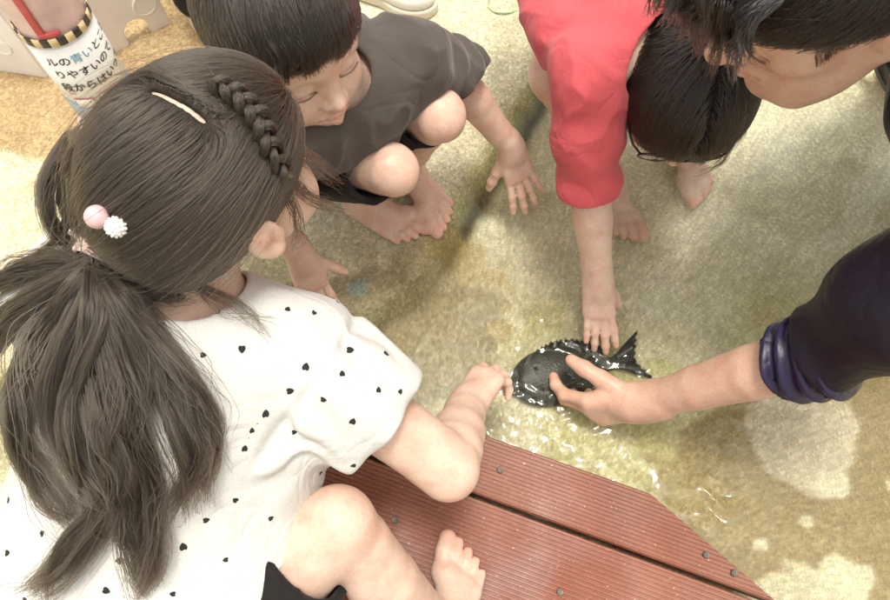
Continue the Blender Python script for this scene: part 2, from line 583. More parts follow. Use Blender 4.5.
def build_floor():
    xs = axis_coords(-1.15, 1.15, 0.0052, 42)
    ys = axis_coords(-0.05, 1.75, 0.0052, 42)
    X, Y = np.meshgrid(xs, ys, indexing='ij')
    XY = np.stack([X.ravel(), Y.ravel()], 1)
    Z, sd = floor_height(XY)
    nx, ny = X.shape
    i = np.arange(nx * ny).reshape(nx, ny)
    F = np.stack([i[:-1, :-1], i[1:, :-1], i[1:, 1:], i[:-1, 1:]], -1).reshape(-1, 4)
    # the floor's own colours: algae, bare cement, brown gravel, silt
    n1 = fnoise(np.c_[XY * 5.0, np.full(len(XY), 1.0)], 4)
    n2 = fnoise(np.c_[XY * 13.0, np.full(len(XY), 6.0)], 4)
    col = np.tile(A(0.56, 0.52, 0.37), (len(XY), 1))
    def lay(mask, c):
        nonlocal col
        col = col * (1 - mask[:, None]) + np.asarray(c) * mask[:, None]
    lay(sstep(-0.05, 0.45, n1) * 0.75, A(0.43, 0.395, 0.20))
    lay(sstep(0.1, 0.55, n2) * 0.6, A(0.66, 0.62, 0.48))
    lay(sstep(-0.10, -0.5, n2) * 0.55, A(0.36, 0.305, 0.16))
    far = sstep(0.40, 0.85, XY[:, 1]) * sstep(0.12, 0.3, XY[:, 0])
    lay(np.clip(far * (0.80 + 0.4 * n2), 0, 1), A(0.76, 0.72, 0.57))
    slab = sstep(0.02, -0.03, sd)
    lay(slab * (0.55 + 0.3 * n2), A(0.64, 0.62, 0.49))
    lay(slab * sstep(0.62, 0.35, XY[:, 1]) * sstep(-0.6, -0.25, XY[:, 0]) * 0.7, A(0.50, 0.46, 0.24))
    # mossy slope and the dark gutter at the foot of the step
    lay(np.clip(np.exp(-((sd - 0.012) / 0.030) ** 2) * (0.75 + 0.4 * n2), 0, 1), A(0.27, 0.26, 0.09))
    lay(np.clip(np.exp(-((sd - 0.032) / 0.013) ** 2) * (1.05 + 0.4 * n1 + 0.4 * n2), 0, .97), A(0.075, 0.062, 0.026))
    c = W(455, 300)[:2]
    lay(in_blob(XY, c, 0.11, 2.0, 0.5) * 0.55, A(0.40, 0.29, 0.13))
    c = W(385, 345)[:2]
    lay(in_blob(XY, c, 0.13, 3.0, 0.4, 0.4, 1.5) * 0.7, A(0.30, 0.26, 0.17))
    c = W(640, 440)[:2]
    lay(in_blob(XY, c, 0.12, 5.0, 0.4, 0.0, 1.4) * 0.55, A(0.46, 0.43, 0.19))
    # brown wet gravel at the lower right with its islands of bare cement
    c = W(880, 530)[:2]
    lay(in_blob(XY, c, 0.275, 11.0, 0.20, 0.3, 1.15) * 0.95, A(0.30, 0.225, 0.115))
    c = W(735, 500)[:2]
    lay(in_blob(XY, c, 0.085, 12.0, 0.5, -0.8, 1.5) * 0.8, A(0.33, 0.26, 0.14))
    c = W(800, 425)[:2]
    lay(in_blob(XY, c, 0.082, 13.0, 0.30, 1.2, 1.25) * 0.92, A(0.56, 0.49, 0.37))
    c = W(812, 470)[:2]
    lay(in_blob(XY, c, 0.040, 14.0, 0.35, 1.3, 1.2) * 0.92, A(0.56, 0.49, 0.37))
    c = W(845, 235)[:2]
    lay(in_blob(XY, c, 0.13, 15.0, 0.5, 0.6, 1.6) * 0.6, A(0.52, 0.47, 0.34))
    c = W(690, 250)[:2]
    lay(in_blob(XY, c, 0.10, 16.0, 0.6, 0.2, 1.3) * 0.45, A(0.70, 0.65, 0.50))
    for (u, v, r, sd_, a_) in ((832, 486, 0.019, 21, 1.4), (806, 522, 0.013, 22, 0.8), (890, 486, 0.008, 23, 1.0), (800, 600, 0.055, 24, 1.8), (845, 590, 0.03, 25, 1.4),
                               (867, 570, 0.006, 26, 1.0), (760, 545, 0.007, 27, 1.3), (590, 225, 0.03, 28, 1.8), (655, 165, 0.05, 29, 1.6)):
        lay(in_blob(XY, W(u, v)[:2], r, sd_, 0.55, 0.3, a_) * 0.85, A(0.64, 0.60, 0.44))
    c = W(359, 287, SLAB)[:2]
    lay(in_blob(XY, c, 0.013, 31.0, 0.35, 1.0, 1.35), A(0.30, 0.36, 0.33))
    # the brown sandy mat area beyond the seam at the upper left
    a, b = W(-60, 134, SLAB)[:2], W(60, 168, SLAB)[:2]
    seam = np.array([a + (a - b) * 60, a, b, b + (b - a) * 1.2, W(330, 0, SLAB)[:2], W(420, -110, SLAB)[:2], W(700, -600, SLAB)[:2]])
    ms = poly_dist(XY, seam)
    mat = sstep(-0.002, 0.002, ms)
    lay(mat, A(0.46, 0.335, 0.19))
    lay(mat * sstep(0.0, 0.6, n2) * 0.5, A(0.54, 0.42, 0.25))
    lay(np.exp(-(ms / 0.004) ** 2) * 0.6, A(0.62, 0.60, 0.42))
    Z = Z + 0.006 * mat
    wet = sstep(-0.01, 0.02, sd)
    col = np.clip(col * 1.08, 0, .85)
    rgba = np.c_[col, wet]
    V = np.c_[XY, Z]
    m, nt, bs = mat_new('pool_floor_cement')
    at = node(nt, 'ShaderNodeAttribute', attribute_name='tone')
    co = coords(nt)
    # grains: light aggregate and dark pits
    v1 = node(nt, 'ShaderNodeTexVoronoi'); v1.inputs['Scale'].default_value = 210
    nd = noise_tex(nt, 60, 3, 0.6, co)
    wv = node(nt, 'ShaderNodeVectorMath', operation='MULTIPLY_ADD')
    nt.links.new(nd.outputs['Color'], wv.inputs[0]); wv.inputs[1].default_value = (0.003, 0.003, 0.003); nt.links.new(co, wv.inputs[2])
    nt.links.new(wv.outputs[0], v1.inputs['Vector'])
    rg = ramp(nt, v1.outputs['Color'], [(0.15, g(0.72)), (0.45, g(0.96)), (0.65, g(1.06)), (0.85, g(1.38))])
    c1 = mixc(nt, 0.75, at.outputs['Color'], rg.outputs[0], 'MULTIPLY')
    n3 = noise_tex(nt, 240, 4, 0.7, co, 1.2)
    r3 = ramp(nt, n3.outputs[0], [(0.30, (0.62, 0.55, 0.42)), (0.47, (0.93, 0.92, 0.88)), (0.56, (1.05, 1.05, 1.03)), (0.70, (1.40, 1.42, 1.45))])
    c2 = mixc(nt, 0.85, c1, r3.outputs[0], 'MULTIPLY')
    n4 = noise_tex(nt, 9, 5, 0.6, co)
    r4 = ramp(nt, n4.outputs[0], [(0.3, (0.86, 0.83, 0.74)), (0.7, (1.10, 1.10, 1.10))])
    c3 = mixc(nt, 1.0, c2, r4.outputs[0], 'MULTIPLY')
    nt.links.new(c3, bs.inputs['Base Color'])
    rr = ramp(nt, at.outputs['Alpha'], [(0.0, g(0.85)), (1.0, g(0.6))])
    nt.links.new(rr.outputs[0], bs.inputs['Roughness'])
    bs.inputs['Specular IOR Level'].default_value = 0.3
    hs = node(nt, 'ShaderNodeMath', operation='MULTIPLY_ADD')
    nt.links.new(n3.outputs[0], hs.inputs[0]); hs.inputs[1].default_value = 1.4
    nt.links.new(v1.outputs['Distance'], hs.inputs[2])
    bump(nt, bs, hs.outputs[0], 0.55, 0.003)
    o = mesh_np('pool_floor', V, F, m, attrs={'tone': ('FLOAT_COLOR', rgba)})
    tag(o, 'olive and beige rough cement floor of a shallow pool', None, None, 'structure')
    return o
build_floor()

def water_height(XY):
    z = np.zeros(len(XY))
    def rings(c, lam, amp, dec, ph=0.0, r0=0.0, asp=(1.0, 1.0)):
        q = (XY - np.asarray(c)) / np.asarray(asp)
        r = np.hypot(q[:, 0], q[:, 1])
        r = r + 0.016 * fnoise(np.c_[XY * 19, np.full(len(XY), ph)], 2)
        return amp * np.sin(2 * math.pi * r / lam + ph) * np.exp(-np.maximum(r - r0, 0) / dec) * sstep(0, 0.4 * lam, r)
    hand, fish, tip = W(585, 415, WATER)[:2], W(560, 370, WATER)[:2], W(598, 335, WATER)[:2]
    z += rings(hand, 0.021, 0.00068, 0.05, 0.4, 0.05)
    z += rings(fish, 0.017, 0.00045, 0.05, 1.3, 0.07, (1.5, 1.0))
    z += rings(tip, 0.014, 0.00034, 0.035, 2.0, 0.02)
    z += rings(W(640, 370, WATER)[:2], 0.013, 0.0003, 0.03, 4.0, 0.015)
    z += rings(W(520, 410, WATER)[:2], 0.018, 0.0005, 0.05, 5.0, 0.03)
    c = W(713, 505, WATER)[:2]
    q = XY - c
    e = np.exp(-((q[:, 0] * 0.8 + q[:, 1] * 0.6) / 0.034) ** 2 - ((-q[:, 0] * 0.6 + q[:, 1] * 0.8) / 0.026) ** 2)
    z += 0.0055 * e * np.sin((q[:, 0] * 0.5 + q[:, 1]) / 0.0075 + 1.6 * np.sin(q[:, 0] / 0.012)) * 0.9
    near = np.exp(-np.hypot(XY[:, 0] - 0.25, XY[:, 1] - 0.33) / 0.22)
    z += (0.00030 + 0.0050 * near ** 1.5) * fnoise(np.c_[XY * 46, np.full(len(XY), 2.0)], 2)
    z += 0.00007 * fnoise(np.c_[XY * 110, np.full(len(XY), 5.0)], 2)
    return z
def build_water():
    xs = axis_coords(-0.25, 0.75, 0.0030, 3.15, 1.2)
    ys = axis_coords(0.0, 0.85, 0.0030, 3.5, 1.2)
    ys = ys[ys > -2.15]
    xs = xs[np.abs(xs) < 3.3]
    X, Y = np.meshgrid(xs, ys, indexing='ij')
    XY = np.stack([X.ravel(), Y.ravel()], 1)
    nx, ny = X.shape
    i = np.arange(nx * ny).reshape(nx, ny)
    F = np.stack([i[:-1, :-1], i[1:, :-1], i[1:, 1:], i[:-1, 1:]], -1).reshape(-1, 4)
    V = np.c_[XY, WATER + water_height(XY)]
    m = bpy.data.materials.new('clear_water'); m.use_nodes = True
    nt = m.node_tree; nt.nodes.clear()
    out = node(nt, 'ShaderNodeOutputMaterial')
    fr = node(nt, 'ShaderNodeFresnel'); fr.inputs['IOR'].default_value = 1.333
    gl = node(nt, 'ShaderNodeBsdfGlossy'); gl.inputs['Roughness'].default_value = 0.015
    gl.inputs['Color'].default_value = (1, 1, 1, 1)
    tr = node(nt, 'ShaderNodeBsdfTransparent'); tr.inputs['Color'].default_value = (0.97, 0.985, 0.96, 1)
    rf = node(nt, 'ShaderNodeBsdfRefraction'); rf.inputs['IOR'].default_value = 1.333; rf.inputs['Roughness'].default_value = 0.0
    rf.inputs['Color'].default_value = (0.95, 0.97, 0.94, 1)
    m1 = node(nt, 'ShaderNodeMixShader'); m1.inputs[0].default_value = 0.25
    nt.links.new(tr.outputs[0], m1.inputs[1]); nt.links.new(rf.outputs[0], m1.inputs[2])
    m2 = node(nt, 'ShaderNodeMixShader')
    ge = node(nt, 'ShaderNodeNewGeometry')
    iv = node(nt, 'ShaderNodeMath', operation='SUBTRACT'); iv.inputs[0].default_value = 1.0; nt.links.new(ge.outputs['Backfacing'], iv.inputs[1])
    fm = node(nt, 'ShaderNodeMath', operation='MULTIPLY'); nt.links.new(fr.outputs[0], fm.inputs[0]); nt.links.new(iv.outputs[0], fm.inputs[1])
    nt.links.new(fm.outputs[0], m2.inputs[0]); nt.links.new(m1.outputs[0], m2.inputs[1]); nt.links.new(gl.outputs[0], m2.inputs[2])
    nt.links.new(m2.outputs[0], out.inputs[0])
    o = mesh_np('water', V, F, m)
    tag(o, 'clear shallow rippled water over the pool floor', None, None, 'structure')
build_water()

# ---- the deck of ribbed boards
def build_deck():
    E1, E2 = W(494, 438, DECK)[:2], W(650, 493, DECK)[:2]
    K1, K2 = W(480, 490, DECK)[:2], W(740, 600, DECK)[:2]
    D2 = W(775, 600, DECK)[:2]
    a = unit(E1 - E2)                        # along the boards, to the left
    b = A(a[1], -a[0])                       # towards the photographer
    if b[1] > 0: b = -b
    s1 = 0.5 * ((K1 - E2) @ b + (K2 - E2) @ b)
    cut = D2 - E2
    cut_a, cut_b = cut @ a, cut @ b
    slope = cut_a / cut_b                    # how the right end retreats per metre towards the camera
    m, nt, bs = mat_new('red_brown_composite')
    co = coords(nt)
    n1 = noise_tex(nt, 6, 4, 0.6, co)
    r1 = ramp(nt, n1.outputs[0], [(0.25, (0.165, 0.043, 0.018)), (0.55, (0.235, 0.064, 0.029)), (0.8, (0.30, 0.095, 0.048))])
    n2 = noise_tex(nt, 150, 4, 0.7, co)
    r2 = ramp(nt, n2.outputs[0], [(0.3, g(0.78)), (0.6, g(1.05)), (0.8, g(1.35))])
    c = mixc(nt, 0.8, r1.outputs[0], r2.outputs[0], 'MULTIPLY')
    n3 = noise_tex(nt, 330, 2, 0.5, co)
    r3 = ramp(nt, n3.outputs[0], [(0.69, g(0)), (0.74, g(1))])
    c = mixc(nt, r3.outputs[0], c, (0.52, 0.40, 0.33, 1))
    n5 = noise_tex(nt, 3.2, 3, 0.5, co)
    r5 = ramp(nt, n5.outputs[0], [(0.35, g(0)), (0.7, g(0.35))])
    c = mixc(nt, r5.outputs[0], c, (0.30, 0.21, 0.165, 1))
    nt.links.new(c, bs.inputs['Base Color'])
    n4 = noise_tex(nt, 11, 3, 0.5, co)
    r4 = ramp(nt, n4.outputs[0], [(0.3, g(0.30)), (0.7, g(0.55))])
    nt.links.new(r4.outputs[0], bs.inputs['Roughness'])
    bs.inputs['Specular IOR Level'].default_value = 0.3
    bump(nt, bs, n2.outputs[0], 0.25, 0.001)
    root = empty('wooden_deck')
    tag(root, 'red-brown ribbed board deck step with a slanted corner at the water', 'deck')
    def board(b0, b1, idx):
        nr = max(4, int(round((b1 - b0) / 0.0062)))
        prof = [(b0, DECK - 0.024), (b0, DECK - 0.003), (b0 + 0.002, DECK)]
        rb = (b1 - b0 - 0.004) / nr
        for q in range(nr):
            x0 = b0 + 0.002 + q * rb
            prof += [(x0 + rb * 0.50, DECK), (x0 + rb * 0.60, DECK - 0.0016), (x0 + rb * 0.90, DECK - 0.0016), (x0 + rb, DECK)]
        prof += [(b1, DECK - 0.003), (b1, DECK - 0.024)]
        V, F = [], []
        left = 0.76
        n = len(prof)
        for (bb, z) in prof:
            r = E2 + b * bb + a * (slope * bb)
            l = E2 + b * bb + a * left
            V += [(*r, z), (*l, z)]
        for q in range(n - 1):
            F.append((2 * q, 2 * q + 2, 2 * q + 3, 2 * q + 1))
        F.append((2 * n - 2, 0, 1, 2 * n - 1))
        F.append(tuple(2 * q for q in range(n))[::-1]); F.append(tuple(2 * q + 1 for q in range(n)))
        o = pyd('plank', V, F, m, root)
        o.rotation_euler = (0, 0, 0)
        o.location.z = 0.0006 * ((idx * 7) % 3 - 1)
    gap = 0.0062
    board(0.0, s1 - gap / 2, 0)
    x = s1 + gap / 2
    for q in range(7):
        board(x, x + 0.138, q + 1)
        x += 0.138 + gap
    wood = simple('dark_joist', (0.05, 0.03, 0.02), 0.8)
    for t in (0.05, 0.30, 0.55, 0.74):
        p0 = E2 + a * (t + slope * 0.02) + b * 0.02; p1 = E2 + a * (t + slope * 0.02) + b * 0.95
        V = []
        for p in (p0, p1):
            for dx in (-0.02, 0.02):
                for z in (0.0, DECK - 0.0256):
                    V.append((*(p + a * dx), z))
        pyd('joist', V, [(0, 1, 3, 2), (4, 6, 7, 5), (0, 4, 5, 1), (2, 3, 7, 6), (1, 5, 7, 3), (0, 2, 6, 4)], wood, root)
    steel = simple('dull_screw_steel', (0.10, 0.085, 0.065), 0.45, 0.4, 400, metal=0.5)
    for (u, v) in ((500, 470), (706, 555), (734, 573), (302, 398), (395, 520), (560, 592)):
        p = W(u, v, DECK)
        bm = bmesh.new()
        rings_ = [(0.0046, -0.002), (0.0048, 0.0016), (0.0040, 0.0026), (0.0022, 0.0024), (0.0018, 0.0008), (0.0004, 0.0006)]
        vs_ = [[bm.verts.new((p[0] + r * math.cos(t * math.pi / 8), p[1] + r * math.sin(t * math.pi / 8), DECK + z)) for t in range(16)] for r, z in rings_]
        for r0, r1_ in zip(vs_[:-1], vs_[1:]):
            for t in range(16):
                bm.faces.new((r0[t], r0[(t + 1) % 16], r1_[(t + 1) % 16], r1_[t]))
        bm.faces.new(vs_[-1])
        me = bpy.data.meshes.new('screw'); bm.to_mesh(me); bm.free()
        link('screw', me, steel, root)
build_deck()
# ------------------------------------------------------------------ bodies
SKIN = A(0.70, 0.475, 0.365)
class Body:
    """collects distance-function ops and colour spots for one person"""
    def __init__(self, skin=SKIN):
        self.ops, self.spots, self.skin = [], [], np.asarray(skin, float)
    def limb(self, pts, k=0.012):
        c = chain(pts, k)
        self.ops += [c[0]] + [(q[0], q[1], min(k, 0.005)) for q in c[1:]]
    def spot(self, c, r, col, a=1.0, M=None, soft=0.5):
        self.spots.append((np.asarray(c, float), np.broadcast_to(np.asarray(r, float), (3,)), np.asarray(col, float), a, M, soft))
    def hand(self, wrist, F, N, side, L=0.125, curl=(15, 20, 15), curls=None, spread=6, thumb=(42, -8, 14), fat=1.0, thumb_dir=None, wr=None):
        """side +1 right hand, -1 left; F finger direction, N back of the hand"""
        F, N = frame(F, N)
        Sd = np.cross(N, F) * side
        wrist = np.asarray(wrist, float)
        def loc(f, s, n): return wrist + L * (F * f + Sd * s + N * n)
        red = self.skin * A(1.06, 0.86, 0.82)
        ops = []
        mcp = [(0.450, 0.145), (0.470, 0.050), (0.450, -0.048), (0.410, -0.135)]
        for (f, s) in mcp:
            ops.append(U(cap(loc(0.0, s * 0.62, 0.0), loc(f, s, 0.012), L * 0.082 * fat, L * 0.070 * fat), L * 0.07))
        ops.append(U(cap(loc(0.10, 0.11, -0.03), loc(0.30, 0.16, -0.03), L * 0.085, L * 0.065), L * 0.06))
        ops.append(U(cap(loc(0.08, -0.08, -0.025), loc(0.30, -0.12, -0.025), L * 0.08, L * 0.06), L * 0.06))
        if wr:
            ops.append(U(cap(wrist - F * L * 0.12, wrist + F * L * 0.1, wr, wr * 0.95), L * 0.10))
        br = []
        lens = [(0.225, 0.140, 0.095), (0.255, 0.160, 0.100), (0.235, 0.150, 0.098), (0.180, 0.110, 0.088)]
        rad = [0.055, 0.057, 0.053, 0.047]
        for i, ((f, s), ln, r) in enumerate(zip(mcp, lens, rad)):
            cu = curls[i] if curls else curl
            sp = math.radians(spread * (1.5 - i)) 
            d0 = unit(F * math.cos(sp) + Sd * math.sin(sp))
            p = loc(f, s, 0.005)
            ang = 0.0
            b = []
            r0 = r * L * fat
            for j in range(3):
                ang += math.radians(cu[j])
                d = d0 * math.cos(ang) - N * math.sin(ang)
                nrm = d0 * math.sin(ang) + N * math.cos(ang)
                q = p + d * ln[j] * L
                ra, rb = r0 * (1 - 0.09 * j), r0 * (1 - 0.09 * (j + 1))
                b.append(U(cap(p, q, ra, rb), L * 0.020))
                if j < 2:
                    b.append(U(sph(q + nrm * r0 * 0.06, rb * 1.03), L * 0.02))
                    self.spot(q + nrm * rb, r0 * 1.0, red, 0.4)
                else:
                    self.spot(q + nrm * rb * 0.85 - d * r0 * 0.1, A(r0 * 0.75, r0 * 0.9, r0 * 0.6), self.skin * A(1.12, 0.98, 0.95), 0.85, np.stack([np.cross(d, nrm), d, nrm], 1), 0.25)
                    self.spot(q, r0 * 1.5, red, 0.35)
                p = q
            self.spot(loc(f, s, 0.075), L * 0.06, red, 0.35)
            br.append(b)
        # thumb
        a_out, a_down, bend = thumb
        a1, a2 = math.radians(a_out), math.radians(a_down)
        d = unit(F * math.cos(a1) + Sd * math.sin(a1)) if thumb_dir is None else unit(thumb_dir)
        d = unit(d * math.cos(a2) + N * math.sin(a2)) if thumb_dir is None else d
        p = loc(0.13, 0.12, -0.03)
        tn = unit(N - d * N.dot(d))
        side_n = unit(tn * 0.6 + unit(Sd - d * Sd.dot(d)) * 0.8)
        b = []
        turn = np.cross(d, side_n)
        for j, (ln, ra, rb) in enumerate(((0.23, 0.078, 0.070), (0.165, 0.066, 0.062), (0.13, 0.062, 0.048))):
            q = p + d * ln * L
            b.append(U(cap(p, q, ra * L * fat, rb * L * fat), L * 0.03))
            if j == 2:
                self.spot(q + side_n * rb * L * 0.8, A(rb * L * 0.9, rb * L * 1.1, rb * L * 0.6), self.skin * A(1.12, 0.98, 0.95), 0.85, np.stack([np.cross(d, side_n), d, side_n], 1), 0.25)
            else:
                self.spot(q + side_n * rb * L, rb * L, red, 0.35)
            p = q
            bb = math.radians(bend)
            d, side_n = unit(d * math.cos(bb) - side_n * math.sin(bb)), unit(side_n * math.cos(bb) + d * math.sin(bb))
        br.append(b)
        self.ops += ops
        self.ops.append(('branch', br))
    def foot(self, ankle, F, side, L=0.17, N=(0, 0, 1), ground=None, splay=1.0, lift=0.0):
        """side +1 right foot, -1 left; stands with its sole at height ground under the ankle"""
        F, N = frame(F, N)
        Sd = np.cross(N, F) * side              # towards the big toe
        ankle = np.asarray(ankle, float)
        g0 = ground if ground is not None else ankle[2] - 0.33 * L
        O = np.array([ankle[0], ankle[1], g0]) - F * 0.27 * L
        def loc(f, s, n): return O + L * (F * f + Sd * s + N * n)
        red = self.skin * A(1.06, 0.83, 0.78)
        f = []
        f.append(U(sph(loc(0.14, 0, 0.135), 0.135 * L), 0.01))
        f.append(U(cap(loc(0.22, 0, 0.33), loc(0.30, 0, 0.22), 0.145 * L, 0.16 * L), 0.05 * L))
        f.append(U(sph(loc(0.26, 0.115, 0.30), 0.062 * L), 0.06 * L))
        f.append(U(sph(loc(0.24, -0.12, 0.26), 0.060 * L), 0.06 * L))
        f.append(U(cap(loc(0.30, 0.01, 0.24), loc(0.66, 0.06, 0.105), 0.135 * L, 0.098 * L), 0.09 * L))
        f.append(U(cap(loc(0.30, 0.0, 0.20), loc(0.64, -0.05, 0.085), 0.125 * L, 0.085 * L), 0.09 * L))
        f.append(U(cap(loc(0.18, -0.05, 0.10), loc(0.60, -0.135, 0.075), 0.115 * L, 0.080 * L), 0.09 * L))
        f.append(U(sph(loc(0.695, 0.125, 0.095), 0.100 * L), 0.07 * L))
        br = []
        toes = [((0.73, 0.140, 0.085), (0.85, 0.155, 0.095), (0.955, 0.150, 0.070), 0.074, 0.072),
                ((0.73, 0.045, 0.080), (0.85, 0.055, 0.095), (0.940, 0.058, 0.058), 0.050, 0.047),
                ((0.71, -0.030, 0.075), (0.81, -0.033, 0.088), (0.890, -0.035, 0.053), 0.046, 0.043),
                ((0.67, -0.095, 0.070), (0.76, -0.105, 0.080), (0.832, -0.110, 0.050), 0.044, 0.041),
                ((0.62, -0.155, 0.065), (0.69, -0.170, 0.070), (0.752, -0.180, 0.047), 0.043, 0.041)]
        for i, (a, b, c, ra, rb) in enumerate(toes):
            a, b, c = [loc(p[0], p[1] * splay, p[2]) for p in (a, b, c)]
            br.append([U(cap(a, b, ra * L, rb * L), 0.03 * L), U(cap(b, c, rb * L * 0.95, rb * L), 0.02 * L)])
            d = unit(c - b); nrm = unit(N - d * N.dot(d))
            self.spot(c + nrm * rb * L * 0.85 + d * rb * L * 0.2, A(rb * L * 0.75, rb * L * 0.75, rb * L * 0.6), self.skin * A(1.14, 1.0, 0.98), 0.8, np.stack([np.cross(d, nrm), d, nrm], 1), 0.25)
            self.spot(c, rb * L * 1.8, red, 0.5)
            self.spot(a, rb * L * 1.2, self.skin * A(0.80, 0.58, 0.50), 0.25)
        f.append(('branch', br))
        f.append(I(plane(O, -N), 0.012))
        self.ops.append(('sub', f, 0.06 * L))
        self.spot(loc(0.3, -0.13, 0.27), L * 0.08, red, 0.3)
        return loc(0.24, 0, 0.34)
    def head(self, c, F, Up, s=1.0, adult=False, ears=(1, -1), neck=None, neck_r=0.032, lids=0.0):
        """local axes: X right of the person, Y out of the face, Z to the crown"""
        F, Up = frame(F, Up)
        X = np.cross(F, Up)
        M = np.stack([X, F, Up], 1)
        c = np.asarray(c, float)
        def loc(x, y, z): return c + M @ (A(x, y, z) * s)
        def E(x, y, z, rx, ry, rz, k): return U(ell(loc(x, y, z), A(rx, ry, rz) * s, M), k * s)
        o = []
        o.append(E(0, -.012, .030, .071, .087, .076, .01))
        o.append(E(0, .030, -.024, .058, .052, .066, .03))
        o.append(E(0, .030, .030, .058, .055, .050, .03))
        if adult:
            o.append(E(0, .030, -.070, .050, .046, .030, .022))
            o.append(U(sph(loc(0, .066, -.100), .018 * s), .022 * s))
            for q in (1, -1):
                o.append(U(cap(loc(q * .060, -.002, -.040), loc(q * .030, .050, -.094), .012 * s, .014 * s), .035 * s))
                o.append(E(q * .047, .050, -.020, .018, .018, .014, .022))
        else:
            o.append(E(0, .030, -.058, .044, .043, .030, .022))
            o.append(U(sph(loc(0, .064, -.082), .014 * s), .02 * s))
            for q in (1, -1):
                o.append(U(sph(loc(q * .035, .048, -.042), .026 * s), .022 * s))
        o.append(E(0, .066, .012, .046, .014, .013, .022))
        for q in (1, -1):
            o.append(S(ell(loc(q * .030, .090, -.006), A(.016, .018, .012) * s, M), .014 * s))
            o.append(E(q * .030, .0675, -.0075, .0150, .0115, .0105, .005))
            o.append(S(cap(loc(q * .044, .0735, -.0125), loc(q * .031, .0800, -.0150), .0010 * s, .0012 * s), .0022 * s))
            o.append(S(cap(loc(q * .031, .0800, -.0150), loc(q * .017, .0775, -.0140), .0012 * s, .0010 * s), .0022 * s))
        nz = 1.22 if adult else 1.0
        o.append(U(cap(loc(0, .076, .002), loc(0, .086 * (1.02 if adult else 1), -.024), .0065 * s, .0085 * s), .014 * s))
        o.append(U(sph(loc(0, .0935 * (1.05 if adult else 1), -.033), .0098 * s * nz), .009 * s))
        for q in (1, -1):
            o.append(U(ell(loc(q * .0115, .0850, -.0355), A(.0068, .0085, .0068) * s * nz, M), .006 * s))
            o.append(S(sph(loc(q * .0062, .0905, -.0425), .0028 * s), .003 * s))
        # mouth
        mz = -.004 if adult else 0
        for q in (1, -1):
            o.append(U(cap(loc(q * .021, .0735, -.0615 + mz), loc(q * .004, .0855, -.0575 + mz), .0036 * s, .0047 * s), .006 * s))
            o.append(U(cap(loc(q * .018, .0735, -.0665 + mz), loc(0, .0835, -.0685 + mz), .0038 * s, .0057 * s), .006 * s))
            o.append(S(cap(loc(q * .024, .0755, -.0632 + mz), loc(0, .0905, -.0630 + mz), .0008 * s, .0012 * s), .0028 * s))
            lip = self.skin * A(0.98, 0.60, 0.60)
            for t in (0.0, 0.5, 1.0):
                self.spot(loc(q * (.003 + .015 * t), .0865 - .010 * t, -.0580 + mz - .003 * t), A(.0075, .006, .0045) * s, lip, 0.85, M, 0.5)
                self.spot(loc(q * (.000 + .014 * t), .0860 - .010 * t, -.0685 + mz + .002 * t), A(.0080, .006, .0050) * s, lip, 0.85, M, 0.5)
                self.spot(loc(q * (.000 + .021 * t), .0885 - .012 * t, -.0632 + mz), A(.006, .006, .0012) * s, self.skin * A(.5, .26, .26), 0.8, M, 0.6)
            for (x, y, z) in ((.044, .0735, -.0125), (.037, .0775, -.0142), (.030, .080, -.0150), (.023, .0785, -.0147), (.017, .0775, -.014)):
                self.spot(loc(q * x, y, z - .0005), A(.0052, .005, .0014) * s, A(.06, .035, .03), 0.9, M, 0.6)
            self.spot(loc(q * .040, .062, -.038), .024 * s, self.skin * A(1.05, 0.83, 0.80), 0.55, None, 0.9)
            self.spot(loc(q * .0062, .0925, -.0430), .0035 * s, self.skin * A(.35, .2, .2), 0.8, None, 0.6)
        self.spot(loc(0, .100, -.034), .011 * s, self.skin * A(1.05, 0.86, 0.83), 0.5, None, 0.9)
        # ears
        for q in ears:
            ec = loc(q * .0735, -.014, -.012)
            Me = np.stack([unit(M @ A(q * .35, -.25, 0.0) * 0 + M @ A(0.30 * q, .95, 0.10)), unit(M @ A(0, -.12, 1)), np.zeros(3)], 1)
            e0, e1 = frame(Me[:, 0], Me[:, 1])
            Me = np.stack([e0, e1, np.cross(e0, e1)], 1)
            ear = [U(ell(ec, A(.0175, .029, .0062) * s, Me), .005),
                   U(ell(loc(q * .0700, -.006, -.034), A(.008, .010, .009) * s, M), .006 * s)]
            outn = M @ A(q * .95, -.30, 0)
            ear.append(S(ell(ec + outn * .0070 * s + M @ A(0, .0020, .002) * s, A(.0110, .0215, .0062) * s, Me), .004 * s))
            ear.append(U(ell(ec + outn * .001 * s + M @ A(0, -.001, .006) * s, A(.0075, .0130, .0052) * s, Me), .004 * s))
            ear.append(S(sph(ec + outn * .0065 * s + M @ A(0, .004, -.008) * s, .0062 * s), .004 * s))
            ear.append(U(ell(loc(q * .0735, .002, -.016), A(.004, .005, .007) * s, M), .005 * s))
            o.append(('sub', ear, .008 * s))
            self.spot(ec + outn * .004, A(.014, .026, .02) * s, self.skin * A(1.06, 0.80, 0.74), 0.55, Me, 0.8)
            self.spot(ec + outn * .003 * s + M @ A(0, .004, -.006) * s, .008 * s, self.skin * A(.72, .46, .40), 0.6, None, 0.9)
        if neck is not None:
            self.ops += [U(cap(loc(0, -.028, -.030), neck, neck_r, neck_r * 1.08), .03 * s)]
        self.ops.append(('sub', o, .018 * s))
        return loc, M
